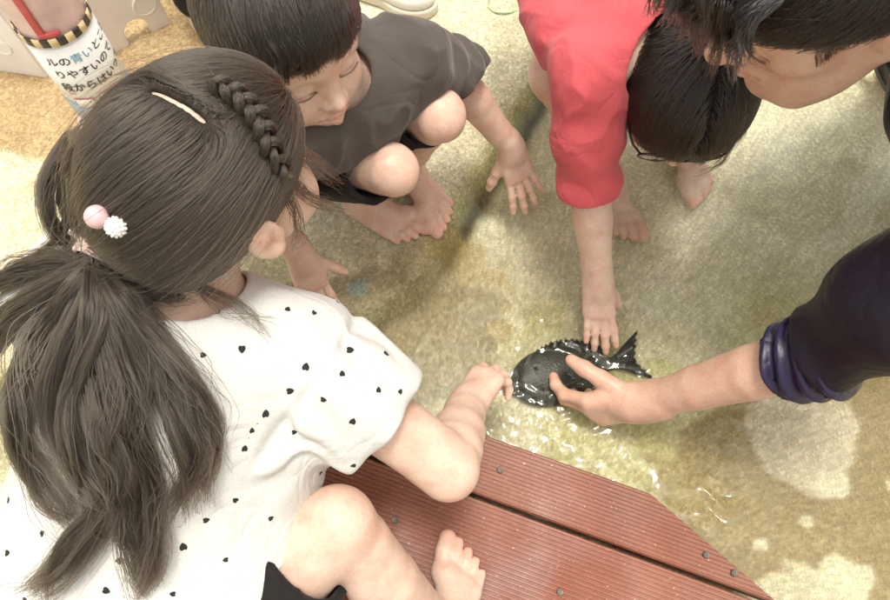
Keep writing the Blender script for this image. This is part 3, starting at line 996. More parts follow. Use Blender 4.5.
    def build(self, h, mat, root, lo, hi, name='body'):
        V, Q = mesh_sdf(self.ops, lo, hi, h)
        V = relax(V, Q, 2)
        col = np.tile(self.skin, (len(V), 1))
        n = fnoise(V * 22, 2)
        col = col * (1 + 0.045 * n[:, None] * A(0.4, 1.0, 1.1))
        for c, r, cc, a, M, soft in self.spots:
            q = V - c
            rm = r.max() * 1.05
            idx = np.nonzero((np.abs(q) < rm).all(1))[0]
            if not len(idx):
                continue
            q = q[idx]
            if M is not None:
                q = q @ M
            d = np.sqrt((((q) / r) ** 2).sum(1))
            w = (a * sstep(1.0, 1.0 - soft, d))[:, None]
            col[idx] = col[idx] * (1 - w) + cc * w
        return mesh_np(name, V, Q, mat, root, attrs={'tone': ('FLOAT_COLOR', np.c_[col, np.ones(len(V))])})

def cloth(name, ops, h, mat, root, lo, hi, attrs=None, n_relax=2):
    V, Q = mesh_sdf(ops, lo, hi, h)
    V = relax(V, Q, n_relax)
    return mesh_np(name, V, Q, mat, root, attrs=attrs(V) if attrs else None), V
def fold_noise(freq, amp, direction=None, stretch=0.25, seed=0.0, ridge=True):
    """soft creases; the noise is stretched along `direction`"""
    D = None if direction is None else unit(direction).astype(np.float32)
    def f(P):
        q = P
        if D is not None:
            along = P @ D
            q = P - along[:, None] * D * (1 - stretch)
        n = vnoise(q * freq + seed) * 0.7 + vnoise(q * freq * 2.1 + seed * 1.7 + 5) * 0.3
        if ridge:
            n = 1 - 2 * np.abs(n)
            n = np.sign(n) * np.abs(n) ** 1.4
        return -amp * n
    return f
def grad(f, P, e=0.0015):
    g_ = np.stack([f(P + A(e, 0, 0)) - f(P - A(e, 0, 0)), f(P + A(0, e, 0)) - f(P - A(0, e, 0)), f(P + A(0, 0, e)) - f(P - A(0, 0, e))], 1)
    return g_ / np.maximum(np.linalg.norm(g_, axis=1, keepdims=True), 1e-9)
def surf_points(V, Q, n):
    """random points on a mesh made of quads"""
    a, b, c, d = V[Q[:, 0]], V[Q[:, 1]], V[Q[:, 2]], V[Q[:, 3]]
    ar = np.linalg.norm(np.cross(c - a, d - b), axis=1)
    i = rng.choice(len(Q), n, p=ar / ar.sum())
    u, v = rng.random((n, 1)), rng.random((n, 1))
    return (a[i] * (1 - u) + b[i] * u) * (1 - v) + (d[i] * (1 - u) + c[i] * u) * v
def comb(f, P0, field, steps, step, off, grav=None, lift=None):
    """run strands along a direction field hugging the surface of f at height `off` (per strand)"""
    n = len(P0)
    step = np.broadcast_to(np.asarray(step, float), (n,))
    out = [P0]
    P = P0.copy()
    for s in range(steps):
        N = grad(f, P)
        D = field(P, s)
        T = D - N * np.einsum('ij,ij->i', D, N)[:, None]
        ln = np.linalg.norm(T, axis=1, keepdims=True)
        T = T / np.maximum(ln, 0.25)
        P = P + T * step[:, None]
        d = f(P)
        hgt = off if lift is None else off + lift * (s / steps)
        N = grad(f, P)
        P = P - N * (d - hgt)[:, None]
        out.append(P)
    return np.stack(out, 1)
def lock_strands(guide, n, r_root, r_mid, r_tip, m=12, wav=0.004, seed=1.0, frizz=0.0015, lens=(0.75, 1.0)):
    """a lock of hair round a guide polyline: n strands with m points"""
    gpt = np.asarray(guide, float)
    seg = np.r_[0, np.cumsum(np.linalg.norm(np.diff(gpt, axis=0), axis=1))]
    seg /= seg[-1]
    # smooth the guide (Catmull-Rom sampling)
    def sample(t):
        t = np.clip(t, 0, 1)
        i = np.clip(np.searchsorted(seg, t, 'right') - 1, 0, len(gpt) - 2)
        u = ((t - seg[i]) / (seg[i + 1] - seg[i]))[..., None]
        p0, p1, p2, p3 = gpt[np.maximum(i - 1, 0)], gpt[i], gpt[i + 1], gpt[np.minimum(i + 2, len(gpt) - 1)]
        return 0.5 * (2 * p1 + (p2 - p0) * u + (2 * p0 - 5 * p1 + 4 * p2 - p3) * u ** 2 + (-p0 + 3 * p1 - 3 * p2 + p3) * u ** 3)
    L = rng.uniform(*lens, (n, 1))
    t = np.linspace(0, 1, m)[None, :] * L
    c = sample(t)
    o = rng.normal(size=(n, 1, 3))
    o /= np.linalg.norm(o, axis=2, keepdims=True)
    o = o * (rng.random((n, 1, 1)) ** 0.5)
    tt = t[..., None]
    rad = np.where(tt < 0.4, r_root + (r_mid - r_root) * tt / 0.4, r_mid + (r_tip - r_mid) * (tt - 0.4) / 0.6)
    P = c + o * rad
    w = np.stack([vnoise(np.concatenate([np.broadcast_to(o[:, :, :1] * 2, tt.shape), tt * 4 + q * 9 + seed, np.broadcast_to(o[:, :, 1:2] * 2, tt.shape)], 2)) for q in range(3)], 2)
    P = P + w * wav * tt + rng.normal(size=(n, m, 3)) * frizz * tt * 0.3
    return P
# ------------------------------------------------------------------ people
M_skin = skin_mat('child_skin')
M_skin_man = skin_mat('adult_skin')
M_hair = hair_mat('black_hair', (0.022, 0.017, 0.014), 0.28, 0.5)
M_hair_girl = hair_mat('soft_black_hair', (0.032, 0.024, 0.017), 0.34, 0.55)
M_hair_man = hair_mat('grey_black_hair', (0.014, 0.012, 0.012), 0.22, 0.5, 0.3)
M_hairbase = simple('hair_underlayer', (0.012, 0.009, 0.008), 0.75, 0.4, 150, spec=0.15)
M_hairbase_girl = simple('soft_hair_underlayer', (0.030, 0.023, 0.018), 0.75, 0.4, 150, spec=0.15)
M_charcoal = cloth_mat('charcoal_jersey', (0.082, 0.070, 0.060))[0]
M_blackshort = cloth_mat('black_shorts_cloth', (0.014, 0.011, 0.011), sheen=0.05)[0]
M_pink = cloth_mat('coral_pink_jersey', (0.64, 0.105, 0.120), sheen=0.1)[0]
M_navy, _nt, _b, _c = cloth_mat('navy_satin_knit', (0.010, 0.007, 0.016), rough=0.5, sheen=0.0, spec=0.3)
M_cuff, _nt, _b, _c = cloth_mat('blue_violet_rolled_lining', (0.015, 0.009, 0.045), rough=0.32, sheen=0.0, spec=0.5)
M_grey = cloth_mat('pale_grey_shorts', (0.35, 0.34, 0.33))[0]

def strand_brow(loc, q, mat, root, s=1.0, n=260, name='eyebrow'):
    t = rng.random(n)
    P0 = np.stack([loc(q * (.014 + .036 * a), .0795 - .016 * a ** 1.6, .0085 + .006 * math.sin(a * 2.4) + rng.normal() * .0012) for a in t])
    d = loc(q * 1, -.35, .12) - loc(0, 0, 0)
    d = unit(d)
    P = np.stack([P0, P0 + d * .0025 * s, P0 + d * .005 * s], 1) + rng.normal(size=(n, 3, 3)) * .0003
    return strands(name, P, 0.00022, 0.00008, mat, root)
def strand_lash(loc, q, mat, root, s=1.0, n=320):
    t = rng.random(n)
    P0 = np.stack([loc(q * (.0165 + .0285 * a), .0785 + .0035 * math.sin(math.pi * a) - .0045 * a, -.0135 - .0014 * math.sin(math.pi * a)) for a in t])
    d = unit(loc(0, .8, -.6) - loc(0, 0, 0)); e = unit(loc(q, 0, 0) - loc(0, 0, 0))
    P1 = P0 + d * .0016 * s + e * ((t - .3) * .003 * s)[:, None]
    P = np.stack([P0, (P0 + P1) / 2 + d * .0004, P1], 1)
    return strands('eyelashes', P, 0.00032, 0.00016, mat, root)

def person(label):
    root = empty('person')
    tag(root, label, 'person')
    return root

# ---------------------------------------------------------------- the boy squatting in the charcoal shirt
def build_boy():
    root = person('squatting boy in charcoal shirt and black shorts reaching one hand to the water')
    B = Body(A(0.72, 0.525, 0.420))
    pel, nk = A(-.205, .712, .205), A(-.128, .560, .428)
    chest = lerp(pel, nk, 0.62)
    B.limb([(pel, .080), (lerp(pel, nk, .4), .078), (chest, .085), (lerp(pel, nk, .85), .070)], .04)
    shL, elL, wrL = A(-.050, .615, .410), W(455, 77, .30), W(511, 148, .165)
    shR, elR, wrR = A(-.205, .495, .410), A(-.255, .510, .290), W(301, 256, .190)
    for sh, el, wr in ((shL, elL, wrL), (shR, elR, wrR)):
        B.limb([(lerp(nk, sh, .5) - A(0, 0, .01), .040), (sh, .037), (lerp(sh, el, .45), .031), (el, .0265), (lerp(el, wr, .32), .0265), (lerp(el, wr, .75), .0205), (wr, .0180)], .018)
    hpL, knL = A(-.150, .770, .205), W(439, 113, .365)
    hpR, knR = A(-.245, .660, .205), W(391, 168, .345)
    tipL, anL = W(449, 229, SLAB), W(413, 187, SLAB)
    tipR, anR = W(424, 239, SLAB), W(369, 213, SLAB)
    for hp, kn, an, tip, side in ((hpL, knL, anL, tipL, -1), (hpR, knR, anR, tipR, 1)):
        F = unit(tip - an)
        an = tip - F * .112
        a = B.foot(an, F, side, L=.160, ground=SLAB)
        back = -F * .5 + A(0, 0, 0)
        B.limb([(hp, .060), (lerp(hp, kn, .55), .046), (lerp(hp, kn, .9), .0345), (kn, .0315)], .02)
        sh_ = lerp(kn, a, .36) + unit(-F) * .008
        B.limb([(kn - A(0, 0, .004), .0310), (lerp(kn, a, .14), .0290), (sh_, .0310), (lerp(kn, a, .7), .0235), (a, .0205)], .008)
        B.ops.append(U(sph(kn + unit(F + A(0, 0, .3)) * .009 - A(0, 0, .010), .0245), .014))
        B.spot(kn + A(0, 0, .03) + F * .02, .045, B.skin * A(1.04, .85, .80), .4, None, .9)
        B.spot(kn + F * .035 - A(0, 0, .012), .03, B.skin * A(1.0, .72, .66), .3, None, .9)
    # left hand hangs towards the water, right hand rests lower
    tip = W(527, 203, .055)
    B.hand(wrL, tip - wrL, A(-.1, -.15, 1) , -1, L=.128, curl=(-16, 8, 6), spread=8, thumb=(34, -14, 4), wr=.0180)
    tip = W(322, 312, .085)
    B.hand(wrR, tip - wrR, A(.1, -.25, 1), 1, L=.122, curl=(-10, 8, 6), spread=6, thumb=(40, -8, 4), wr=.0175)
    hc = W(284, 36, .515)
    loc, M = B.head(hc, A(.66, -.74, .02), A(-.03, .06, 1), .93, neck=nk, neck_r=.034)
    body = B.build(.0020, M_skin, root, A(-.36, .36, .03), A(.20, .88, .68))
    for q in (1, -1):
        strand_brow(loc, q, M_hair, root)
        strand_lash(loc, q, M_hair, root)
    # shirt
    sd = unit(elL - shL)
    ops = chain([(pel + A(.02, -.01, -.01), .104), (lerp(pel, nk, .35), .102), (chest, .100), (lerp(pel, nk, .88), .074)], .05)
    fa = unit(wrL - elL)
    cuffL = elL + fa * .030
    ops += chain([(lerp(nk, shL, .45) - A(0, 0, .012), .054), (shL, .050), (lerp(shL, elL, .5), .046), (elL, .0415), (cuffL, .0365), (cuffL + fa * .05, .036)], .03)
    ops += chain([(lerp(nk, shR, .45) - A(0, 0, .012), .054), (shR, .050), (lerp(shR, elR, .5), .045), (elR, .040), (lerp(elR, wrR, .12), .037), (lerp(elR, wrR, .6), .037)], .03)
    side = np.cross(sd, A(0, 0, 1))
    axL = lambda P: (P - shL) @ sd
    def wr(P):
        d1 = fold_noise(17, .0075, unit(nk - pel + A(.05, .02, 0)), .30, 3.1)(P)
        s_ = axL(P)
        near = np.exp(-(np.linalg.norm(P - lerp(shL, elL, .72), axis=1) / .085) ** 2)
        d2 = -.0070 * near * np.sin((s_ + .30 * ((P - shL) @ side)) / .0085 + 2.2 * vnoise(P * 22))
        return d1 * (1 - .6 * near) + d2
    ops.append(('d', wr))
    ops.append(('shell', .006))
    ops.append(I(plane(cuffL + fa * .006, fa)))
    ops.append(I(plane(lerp(elR, wrR, .28), wrR - elR)))
    ops.append(S(cap(nk + A(-.005, -.005, .01), nk + A(.02, -.03, .12), .039, .05), .006))
    ops.append(I(plane(pel + A(0, 0, -.055), pel - nk)))
    cloth('shirt', ops, .0024, M_charcoal, root, A(-.38, .36, .08), A(.14, .90, .58))
    hem = unit(elL - wrL)
    # shorts
    ops = chain([(pel + A(0, 0, -.01), .092), (pel + unit(nk - pel) * .06, .088)], .03)
    for hp, kn, cut, rr in ((hpL, knL, .88, .049), (hpR, knR, .88, .049)):
        ops.append(('sub', chain([(hp, .070), (lerp(hp, kn, .6), .058), (lerp(hp, kn, 1.0), rr)], .02) + [I(plane(lerp(hp, kn, cut), kn - hp))], .012))
    ops.append(('d', fold_noise(24, .0034, unit(knL - hpL), .4, 8.0)))
    for hp, kn in ((hpL, knL), (hpR, knR)):
        ops.append(S(cap(lerp(hp, kn, .62), lerp(hp, kn, 1.1), .047, .042), .003))
    cloth('shorts', ops, .0024, M_blackshort, root, A(-.36, .45, .06), A(.08, .92, .45))
    # hair: bowl cut with a fringe
    hops = [U(ell(loc(0, -.010, .034), A(.0735, .0890, .0770), M), .01), U(ell(loc(0, .022, .042), A(.0615, .067, .058), M), .02)]
    def hf(P): return ev(hops, P)
    cut = [I(plane(loc(0, .07, .046), M @ A(0, .42, -.90)), .006)]
    V, Q = mesh_sdf(hops + [('d', fold_noise(60, .0012, M @ A(0, 1, .2), .25, 1.0))] + cut + [S(ell(loc(0, -.012, .026), A(.064, .079, .065), M), .002), S(ell(loc(0, .05, -.02), A(.053, .052, .058), M), .006)], hc - .14, hc + .15, .0026)
    cap_o = mesh_np('hair', V, Q, M_hairbase, root)
    whorl = loc(.012, -.055, .110)
    n = 15000
    P0 = surf_points(V, Q, n * 2)
    P0 = P0[hf(P0) > -.006][:n]
    n = len(P0)
    off = .0006 + .0050 * rng.random(n) ** 1.6
    ph = rng.normal(size=(n, 3)) * .09
    cl = np.stack([vnoise(P0 * 60 + q * 31) for q in range(3)], 1) * .30
    down = M @ A(0, .25, -1.0)
    def field(P, s):
        away = P - whorl
        away = away / np.maximum(np.linalg.norm(away, axis=1, keepdims=True), .01)
        sw = np.cross(away, M @ A(0, 0, 1)) * .28
        return away + sw + ph + cl + down * (.15 + .09 * s)
    loc_in = (P0 - hc) @ M
    front = sstep(.02, .07, loc_in[:, 1])
    ln = (.0080 + .0020 * rng.random(n)) * (1.0 - .1 * front)
    # strands stop soon after they pass the lower edge of the cut, raggedly in clumps
    edge_n, edge_c = unit(M @ A(0, .42, -.90)), loc(0, .07, .046)
    P = comb(hf, P0, field, 11, ln, off)
    d = (P - edge_c) @ edge_n
    rag = .007 + .016 * vnoise(P0 * 60 + 3) + .008 * rng.random(n)
    over = d > rag[:, None]
    for k in range(1, P.shape[1]):
        stop = over[:, k]
        P[stop, k] = P[stop, k - 1] + (P[stop, k] - P[stop, k - 1]) * .04
    strands('hair_strands', P, .00030, .00012, M_hair, cap_o)
    PP = []
    for i in range(44):
        x = -.046 + .100 * (i + rng.random()) / 44
        y = .075 - 2.6 * x * x
        tz = .036 + .008 * rng.normal() + (.012 if abs(x) < .02 else 0)
        sw = .010 * rng.normal() + .004
        g0_ = np.array([loc(x, y - .022, .082), loc(x + sw * .3, y + .006, .066), loc(x + sw * .6, y + .014, .052)])
        g0_ = g0_ - grad(hf, g0_) * (hf(g0_) - A(-.001, .0025, .0035))[:, None]
        PP.append(lock_strands([*g0_, loc(x + sw, y + .015, tz)], 70, .0050, .0042, .0012, 10, .002, i, .0008, (.75, 1)))
    strands('fringe', np.concatenate(PP), .00030, .00012, M_hair, cap_o)
    return root
build_boy()

# ---------------------------------------------------------------- the girl in front: white shirt with hearts, ponytail
def build_girl():
    root = person('girl with a long ponytail in white heart-print shirt squatting on the deck, seen from behind')
    B = Body(A(0.68, 0.490, 0.390))
    nk, pel = A(-.252, .272, .456), A(-.290, .020, .240)
    chest = lerp(pel, nk, .62)
    B.limb([(pel, .095), (lerp(pel, nk, .35), .085), (chest, .090), (lerp(pel, nk, .88), .072)], .04)
    shR, elR, wrR = A(-.146, .232, .412), W(447, 466, .315), W(468, 404, .205)
    shL, elL, wrL = A(-.375, .285, .420), A(-.420, .405, .300), A(-.340, .500, .200)
    for sh, el, wr in ((shR, elR, wrR), (shL, elL, wrL)):
        B.limb([(lerp(nk, sh, .5), .046), (sh, .042), (lerp(sh, el, .5), .0365), (lerp(sh, el, .9), .0345), (el, .0325), (lerp(el, wr, .22), .0335), (lerp(el, wr, .5), .0310), (lerp(el, wr, .8), .0255), (wr, .0225)], .02)
    B.ops.append(U(sph(elR + A(.003, -.008, -.003), .024), .02))
    hpR, knR = A(-.262, -.030, .225), W(337, 524, .335)
    hpL, knL = A(-.360, .020, .230), A(-.420, .225, .350)
    tipR, heelR = W(466, 540, DECK), W(445, 636, DECK)
    F = unit(tipR - heelR)
    an = tipR - F * .118
    aR = B.foot(an, F, 1, L=.166, ground=DECK)
    aL = B.foot(A(-.345, .135, 0), A(-.15, 1, 0), -1, L=.166, ground=DECK)
    for hp, kn, a, f in ((hpR, knR, aR, F), (hpL, knL, aL, A(-.15, 1, 0))):
        B.limb([(hp, .070), (lerp(hp, kn, .5), .056), (lerp(hp, kn, .88), .0425), (kn, .0375)], .025)
        B.limb([(kn - A(0, 0, .004), .0370), (lerp(kn, a, .16), .0360), (lerp(kn, a, .40) - unit(f) * .008, .0395), (lerp(kn, a, .75), .0285), (a, .0235)], .012)
        B.spot(kn + A(.0, .03, .02), .04, B.skin * A(1.02, .82, .78), .35, None, .9)
    B.hand(wrR, A(.45, .70, -.35), A(-.40, .15, .88), 1, L=.126, curls=[(24, 40, 24), (30, 44, 26), (36, 46, 26), (42, 46, 28)], spread=7, thumb=(30, -35, 20), fat=1.12, wr=.0215)
    B.hand(wrL, A(.25, .6, -.7), A(.2, .3, 1), -1, L=.120, curl=(12, 18, 12), wr=.021)
    hc = W(214, 184, .560)
    loc, M = B.head(hc, A(.58, .78, -.02), A(-.24, -.14, 1), .97, neck=nk, neck_r=.038)
    tie = W(107, 240, .545)
    back = loc(-.035, -.085, .015)
    hops = [U(ell(loc(0, -.012, .034), A(.0738, .0890, .0770), M), .01), U(ell(loc(0, .026, .040), A(.0640, .0680, .0600), M), .02), U(cap(loc(-.01, -.060, .000), lerp(loc(0, -.08, 0), tie, .92), .052, .0135), .040)]
    def hf(P): return ev(hops, P)
    def on_hair(u_, v_, h=0.0):
        o_, d_ = A(0, 0, CAM_H), unit(ray(u_, v_)); t_ = .3
        for _ in range(80):
            e_ = hf((o_ + d_ * t_)[None])[0] - h
            if e_ < .0003 or t_ > .9: break
            t_ += e_ * .8
        return o_ + d_ * t_
    pp = [on_hair(*q_) for q_ in ((150, 90), (157, 92), (164, 95), (172, 99), (180, 103), (188, 108), (196, 114), (204, 121))]
    part = []
    for a_, b_ in zip(pp[:-1], pp[1:]):
        na, nb_ = unit(a_ - hc), unit(b_ - hc)
        part += [cap(a_, b_, .0021, .0021), cap(a_ - na * .004, b_ - nb_ * .004, .0024, .0024)]
    for a_, b_ in zip(pp[:-1], pp[1:]):
        B.ops.append(U(cap(a_ - unit(a_ - hc) * .0056, b_ - unit(b_ - hc) * .0056, .0030, .0030), .001))
    B.build(.0024, M_skin, root, A(-.52, -.16, .045), A(.14, .64, .74))
    strand_lash(loc, 1, M_hair, root)
    # ---- shirt
    sR = unit(elR - shR)
    sL = unit(elL - shL)
    M_b = np.stack([A(1, 0, 0), unit(A(0, .6, .8)), unit(A(0, -.8, .6))], 1)
    ops = [U(ell(lerp(pel, nk, .60) + A(-.005, 0, .0), A(.150, .150, .105), M_b), .03),
           U(ell(pel + A(-.020, .03, .02), A(.190, .150, .135), M_b), .06),
           U(ell(lerp(pel, nk, .92) + A(0, -.01, -.01), A(.120, .060, .070), M_b), .05)]
    cR = lerp(shR, elR, .54)
    # puff sleeves gathered at the yoke, loose at the rim
    for sh, el, cc in ((shR, elR, cR), (shL, elL, lerp(shL, elL, .6))):
        ax = unit(el - sh)
        ops.append(('sub', chain([(lerp(nk, sh, .45), .056), (sh - ax * .01, .058), (lerp(sh, el, .20), .066), (lerp(sh, el, .42), .064), (lerp(sh, el, .9), .050)], .02)
                    + [I(plane(cc + A(0, 0, -.004), ax), .012)], .022))
    yoke = shR + sR * .022 + A(-.01, 0, 0)
    perp = unit(np.cross(sR, A(0, .3, 1)))
    def wr(P):
        s_ = (P - yoke) @ sR
        ang = (P - yoke) @ perp
        up = (P - yoke) @ unit(np.cross(perp, sR))
        th = np.arctan2(up, ang)
        onR = sstep(-.02, .02, s_) * sstep(.16, .13, np.linalg.norm(P - cR, axis=1))
        gather = np.exp(-np.abs(s_ - .012) / .030)
        d = -.0042 * onR * gather * np.sin(th * 15 + 2.5 * vnoise(P * 30))
        d = d + .0075 * onR * np.exp(-(s_ / .007) ** 2)            # the seam pulls in
        d = d - .0030 * onR * np.sin(th * 6 + 1.5) * sstep(.02, .10, s_)
        low = sstep(.52, .10, P[:, 1])
        body = fold_noise(13, .0075, unit(A(.35, .75, .55)), .30, 4.2)(P) * (1 - onR) * (.45 + .55 * low)
        under = np.exp(-(np.linalg.norm(P - A(-.165, .175, .38), axis=1) / .055) ** 2)
        d = d - .0060 * under * np.sin(((P - shR) @ unit(A(.5, -.4, .5))) / .0085 + 1.4 * vnoise(P * 25))
        return d + body
    ops.append(('d', wr))
    shirt_sd = list(ops)
    ops.append(('shell', .006))
    ops.append(I(plane(cR, sR), .003))
    ops.append(I(plane(lerp(shL, elL, .6), sL), .003))
    ops.append(S(cap(nk + A(-.002, .002, -.004), nk + A(.03, .04, .12), .052, .06), .008))
    ops.append(I(plane(A(-.29, -.02, .150), A(0, 0, -1)), .003))
    m, nt, bs, ccol = cloth_mat('white_heart_print_cotton', (0.61, 0.60, 0.57), var=0.03, sheen=0.1, bs=0.3)
    at = node(nt, 'ShaderNodeAttribute', attribute_name='print_uv')
    sx = node(nt, 'ShaderNodeSeparateXYZ'); nt.links.new(at.outputs['Vector'], sx.inputs[0])
    # heart curve: (x^2 + y^2 - 1)^3 - x^2 y^3 < 0
    def mth(op, a, b=None):
        n_ = node(nt, 'ShaderNodeMath', operation=op)
        for i, v in enumerate((a, b)):
            if v is None: continue
            if isinstance(v, bpy.types.NodeSocket): nt.links.new(v, n_.inputs[i])
            else: n_.inputs[i].default_value = v
        return n_.outputs[0]
    x2, y2 = mth('MULTIPLY', sx.outputs[0], sx.outputs[0]), mth('MULTIPLY', sx.outputs[1], sx.outputs[1])
    q_ = mth('SUBTRACT', mth('ADD', x2, y2), 1.0)
    q3 = mth('MULTIPLY', mth('MULTIPLY', q_, q_), q_)
    hv = mth('SUBTRACT', q3, mth('MULTIPLY', x2, mth('MULTIPLY', y2, sx.outputs[1])))
    ins = mth('LESS_THAN', hv, 0.0)
    ins = mth('MULTIPLY', ins, mth('LESS_THAN', sx.outputs[2], 0.004))
    fin = mixc(nt, ins, ccol, (0.022, 0.022, 0.018, 1))
    nt.links.new(fin, bs.inputs['Base Color'])
    # where the photo shows hearts on the cloth, plus scattered ones round the sides
    hearts_px = [(216, 310), (287, 309), (242, 350), (314, 313), (306, 366), (342, 373), (291, 391), (266, 413), (351, 350), (252, 430), (324, 400),
                 (353, 421), (295, 432), (386, 353), (379, 389), (401, 391), (168, 335), (190, 392), (204, 355), (208, 475), (165, 503), (245, 448), (207, 520),
                 (183, 546), (172, 594), (190, 593), (107, 591), (42, 533), (61, 570), (53, 482), (225, 560), (20, 430), (12, 370), (235, 500), (120, 560), (90, 520),
                 (25, 600), (140, 460), (130, 610), (60, 640), (200, 640), (8, 500), (150, 290), (198, 300), (30, 330), (150, 540)]
    cents = []
    for (u, v) in hearts_px:
        o_, d_ = A(0, 0, CAM_H), unit(ray(u, v))
        t_ = .3
        for _ in range(60):
            e_ = ev(shirt_sd, (o_ + d_ * t_)[None])[0]
            if e_ < .0004 or t_ > 1.4: break
            t_ += e_ * .7
        if t_ < 1.3 and (not cents or min(np.linalg.norm(o_ + d_ * t_ - c_) for c_ in cents) > .016):
            cents.append(o_ + d_ * t_)
    def attrs(V):
        sel = V[rng.choice(len(V), 4000)]
        cs = list(cents)
        for p in sel:
            if len(cs) > 130: break
            if min(np.linalg.norm(p - c) for c in cs) > .040:
                cs.append(p)
        uv = np.full((len(V), 3), 9.0); uv[:, 2] = 1.0
        nrm = grad(lambda P: ev(shirt_sd, P), np.array(cs))
        for c, nn in zip(cs, nrm):
            idx = np.nonzero((np.abs(V - c) < .015).all(1))[0]
            q = V[idx] - c
            ax = unit(np.cross(nn, A(rng.normal() * .5, rng.normal() * .5, 1) if rng.random() < .8 else A(1, 0, .2)))
            ay = np.cross(nn, ax)
            r = .0030 * rng.uniform(.8, 1.2)
            x, y = q @ ax / (r * .85), q @ ay / r
            ok = (np.hypot(x, y) < 3.2) & (np.abs(q @ nn) < .008)
            uv[idx[ok], 0] = x[ok]; uv[idx[ok], 1] = y[ok]; uv[idx[ok], 2] = 0
        return {'print_uv': ('FLOAT_VECTOR', uv)}
    cloth('shirt', ops, .0025, m, root, A(-.56, -.24, .12), A(.06, .50, .60), attrs)
    # ---- shorts
    ops = chain([(pel + A(0, 0, -.01), .110), (pel + unit(nk - pel) * .05, .100)], .03)
    for hp, kn, cut in ((hpR, knR, .78), (hpL, knL, .62)):
        ops.append(('sub', chain([(hp, .080), (lerp(hp, kn, .5), .067), (kn, .056)], .02) + [I(plane(lerp(hp, kn, cut), kn - hp))], .012))
    ops.append(('d', fold_noise(24, .003, unit(knR - hpR), .4, 2.0)))
    for hp, kn in ((hpR, knR), (hpL, knL)):
        ops.append(S(cap(lerp(hp, kn, .3), lerp(hp, kn, 1.0), .061, .046), .003))
    cloth('shorts', ops, .003, M_blackshort, root, A(-.54, -.22, .09), A(-.06, .30, .42))
    # ---- hair pulled back to the tie
    cutp = [I(plane(loc(0, .080, .022), M @ A(0, .72, -.70)), .006), I(plane(loc(0, .0, -.050), M @ A(0, .30, -1.0)), .006)]
    V, Q = mesh_sdf(hops + [('d', fold_noise(55, .0014, tie - hc, .2, 1.0))] + cutp + [S(p, .002) for p in part]
                    + [S(ell(loc(.080, -.014, -.018), A(.026, .030, .042), M), .006)] + [S(ell(loc(0, -.012, .028), A(.068, .084, .072), M), .002)],
                    np.minimum(hc, tie) - .15, np.maximum(hc, tie) + .16, .0027)
    cap_o = mesh_np('hair', V, Q, M_hairbase_girl, root)
    n = 34000
    P0 = surf_points(V, Q, n * 2)
    P0 = P0[hf(P0) > -.005]
    q0 = (P0 - hc) @ M
    onpart = np.min(np.stack([p.f(P0) for p in part]), 0) < .0010
    P0 = P0[~onpart][:n]
    n = len(P0)
    q0 = (P0 - hc) @ M
    ph = rng.normal(size=(n, 3)) * .045
    cl = np.stack([vnoise(P0 * 40 + q * 31) for q in range(3)], 1) * .06 + np.stack([vnoise(P0 * 9 + q * 11) for q in range(3)], 1) * .12
    pm = np.mean(pp, 0); pd = unit(pp[-1] - pp[0])
    fro = sstep(.02, .07, q0[:, 1])[:, None]
    sidev = M @ A(1, 0, 0)
    def field(P, s):
        to = tie - P
        to = to / np.maximum(np.linalg.norm(to, axis=1, keepdims=True), .01)
        pq = P - pm
        al = np.clip(pq @ pd, -.03, .03)
        pq = pq - al[:, None] * pd
        dl = np.linalg.norm(pq, axis=1, keepdims=True)
        away = pq / np.maximum(dl, .002) * np.exp(-dl / .012)
        return to + ph + cl + away * 2.2 + (M @ A(0, -.4, .1)) * .4
    off = .0006 + .0042 * rng.random(n) ** 1.8
    P = comb(hf, P0, field, 12, .0095 + .004 * rng.random(n), off, lift=.001 * rng.normal(size=n))
    st = strands('hair_strands', P, .00023, .00012, M_hair_girl, cap_o)
    # fly-away hairs standing off the head
    k_ = rng.choice(n, 700)
    PF = P[k_].copy()
    tt_ = np.linspace(0, 1, PF.shape[1])[None, :, None]
    NF = grad(hf, PF[:, -1])[:, None, :]
    PF = PF + NF * tt_ ** 1.5 * (.004 + .020 * rng.random((len(k_), 1, 1)) ** 2) + rng.normal(size=(len(k_), 1, 3)) * .008 * tt_
    strands('flyaway_hair', PF, .00016, .00008, M_hair_girl, cap_o)
    # plaited strand along the temple
    br = [on_hair(214, 90), on_hair(238, 103), on_hair(256, 124), on_hair(266, 150), on_hair(282, 178)]
    PP = []
    for k in range(3):
        gl_ = []
        for i in range(61):
            t = i / 60
            c_ = np.array([np.interp(t, np.linspace(0, 1, 5), [b_[a_] for b_ in br]) for a_ in range(3)])
            nn_ = unit(c_ - hc)
            tt = unit(br[-1] - br[0]); bb = np.cross(nn_, tt)
            a_ = t * 15 + k * 2 * math.pi / 3
            gl_.append(c_ + nn_ * (.0065 + .0040 * math.sin(2 * a_)) + bb * .0080 * math.sin(a_))
        PP.append(lock_strands(gl_, 320, .0036, .0044, .0030, 46, .0003, k, .0003, (.9, 1.0)))
    strands('braid', np.concatenate(PP), .00028, .00018, M_hair_girl, cap_o)
    # ---- the ponytail: locks laid over the back
    def on_back(u, v, h):
        o_, d_ = A(0, 0, CAM_H), unit(ray(u, v)); t_ = .3
        for _ in range(70):
            e_ = ev(shirt_sd, (o_ + d_ * t_)[None])[0] - h
            if e_ < .0006 or t_ > 1.0: break
            t_ += e_ * .7
        return o_ + d_ * min(t_, .80)
    T0 = tie
    R_ = unit(A(-.2, -.9, -.3))
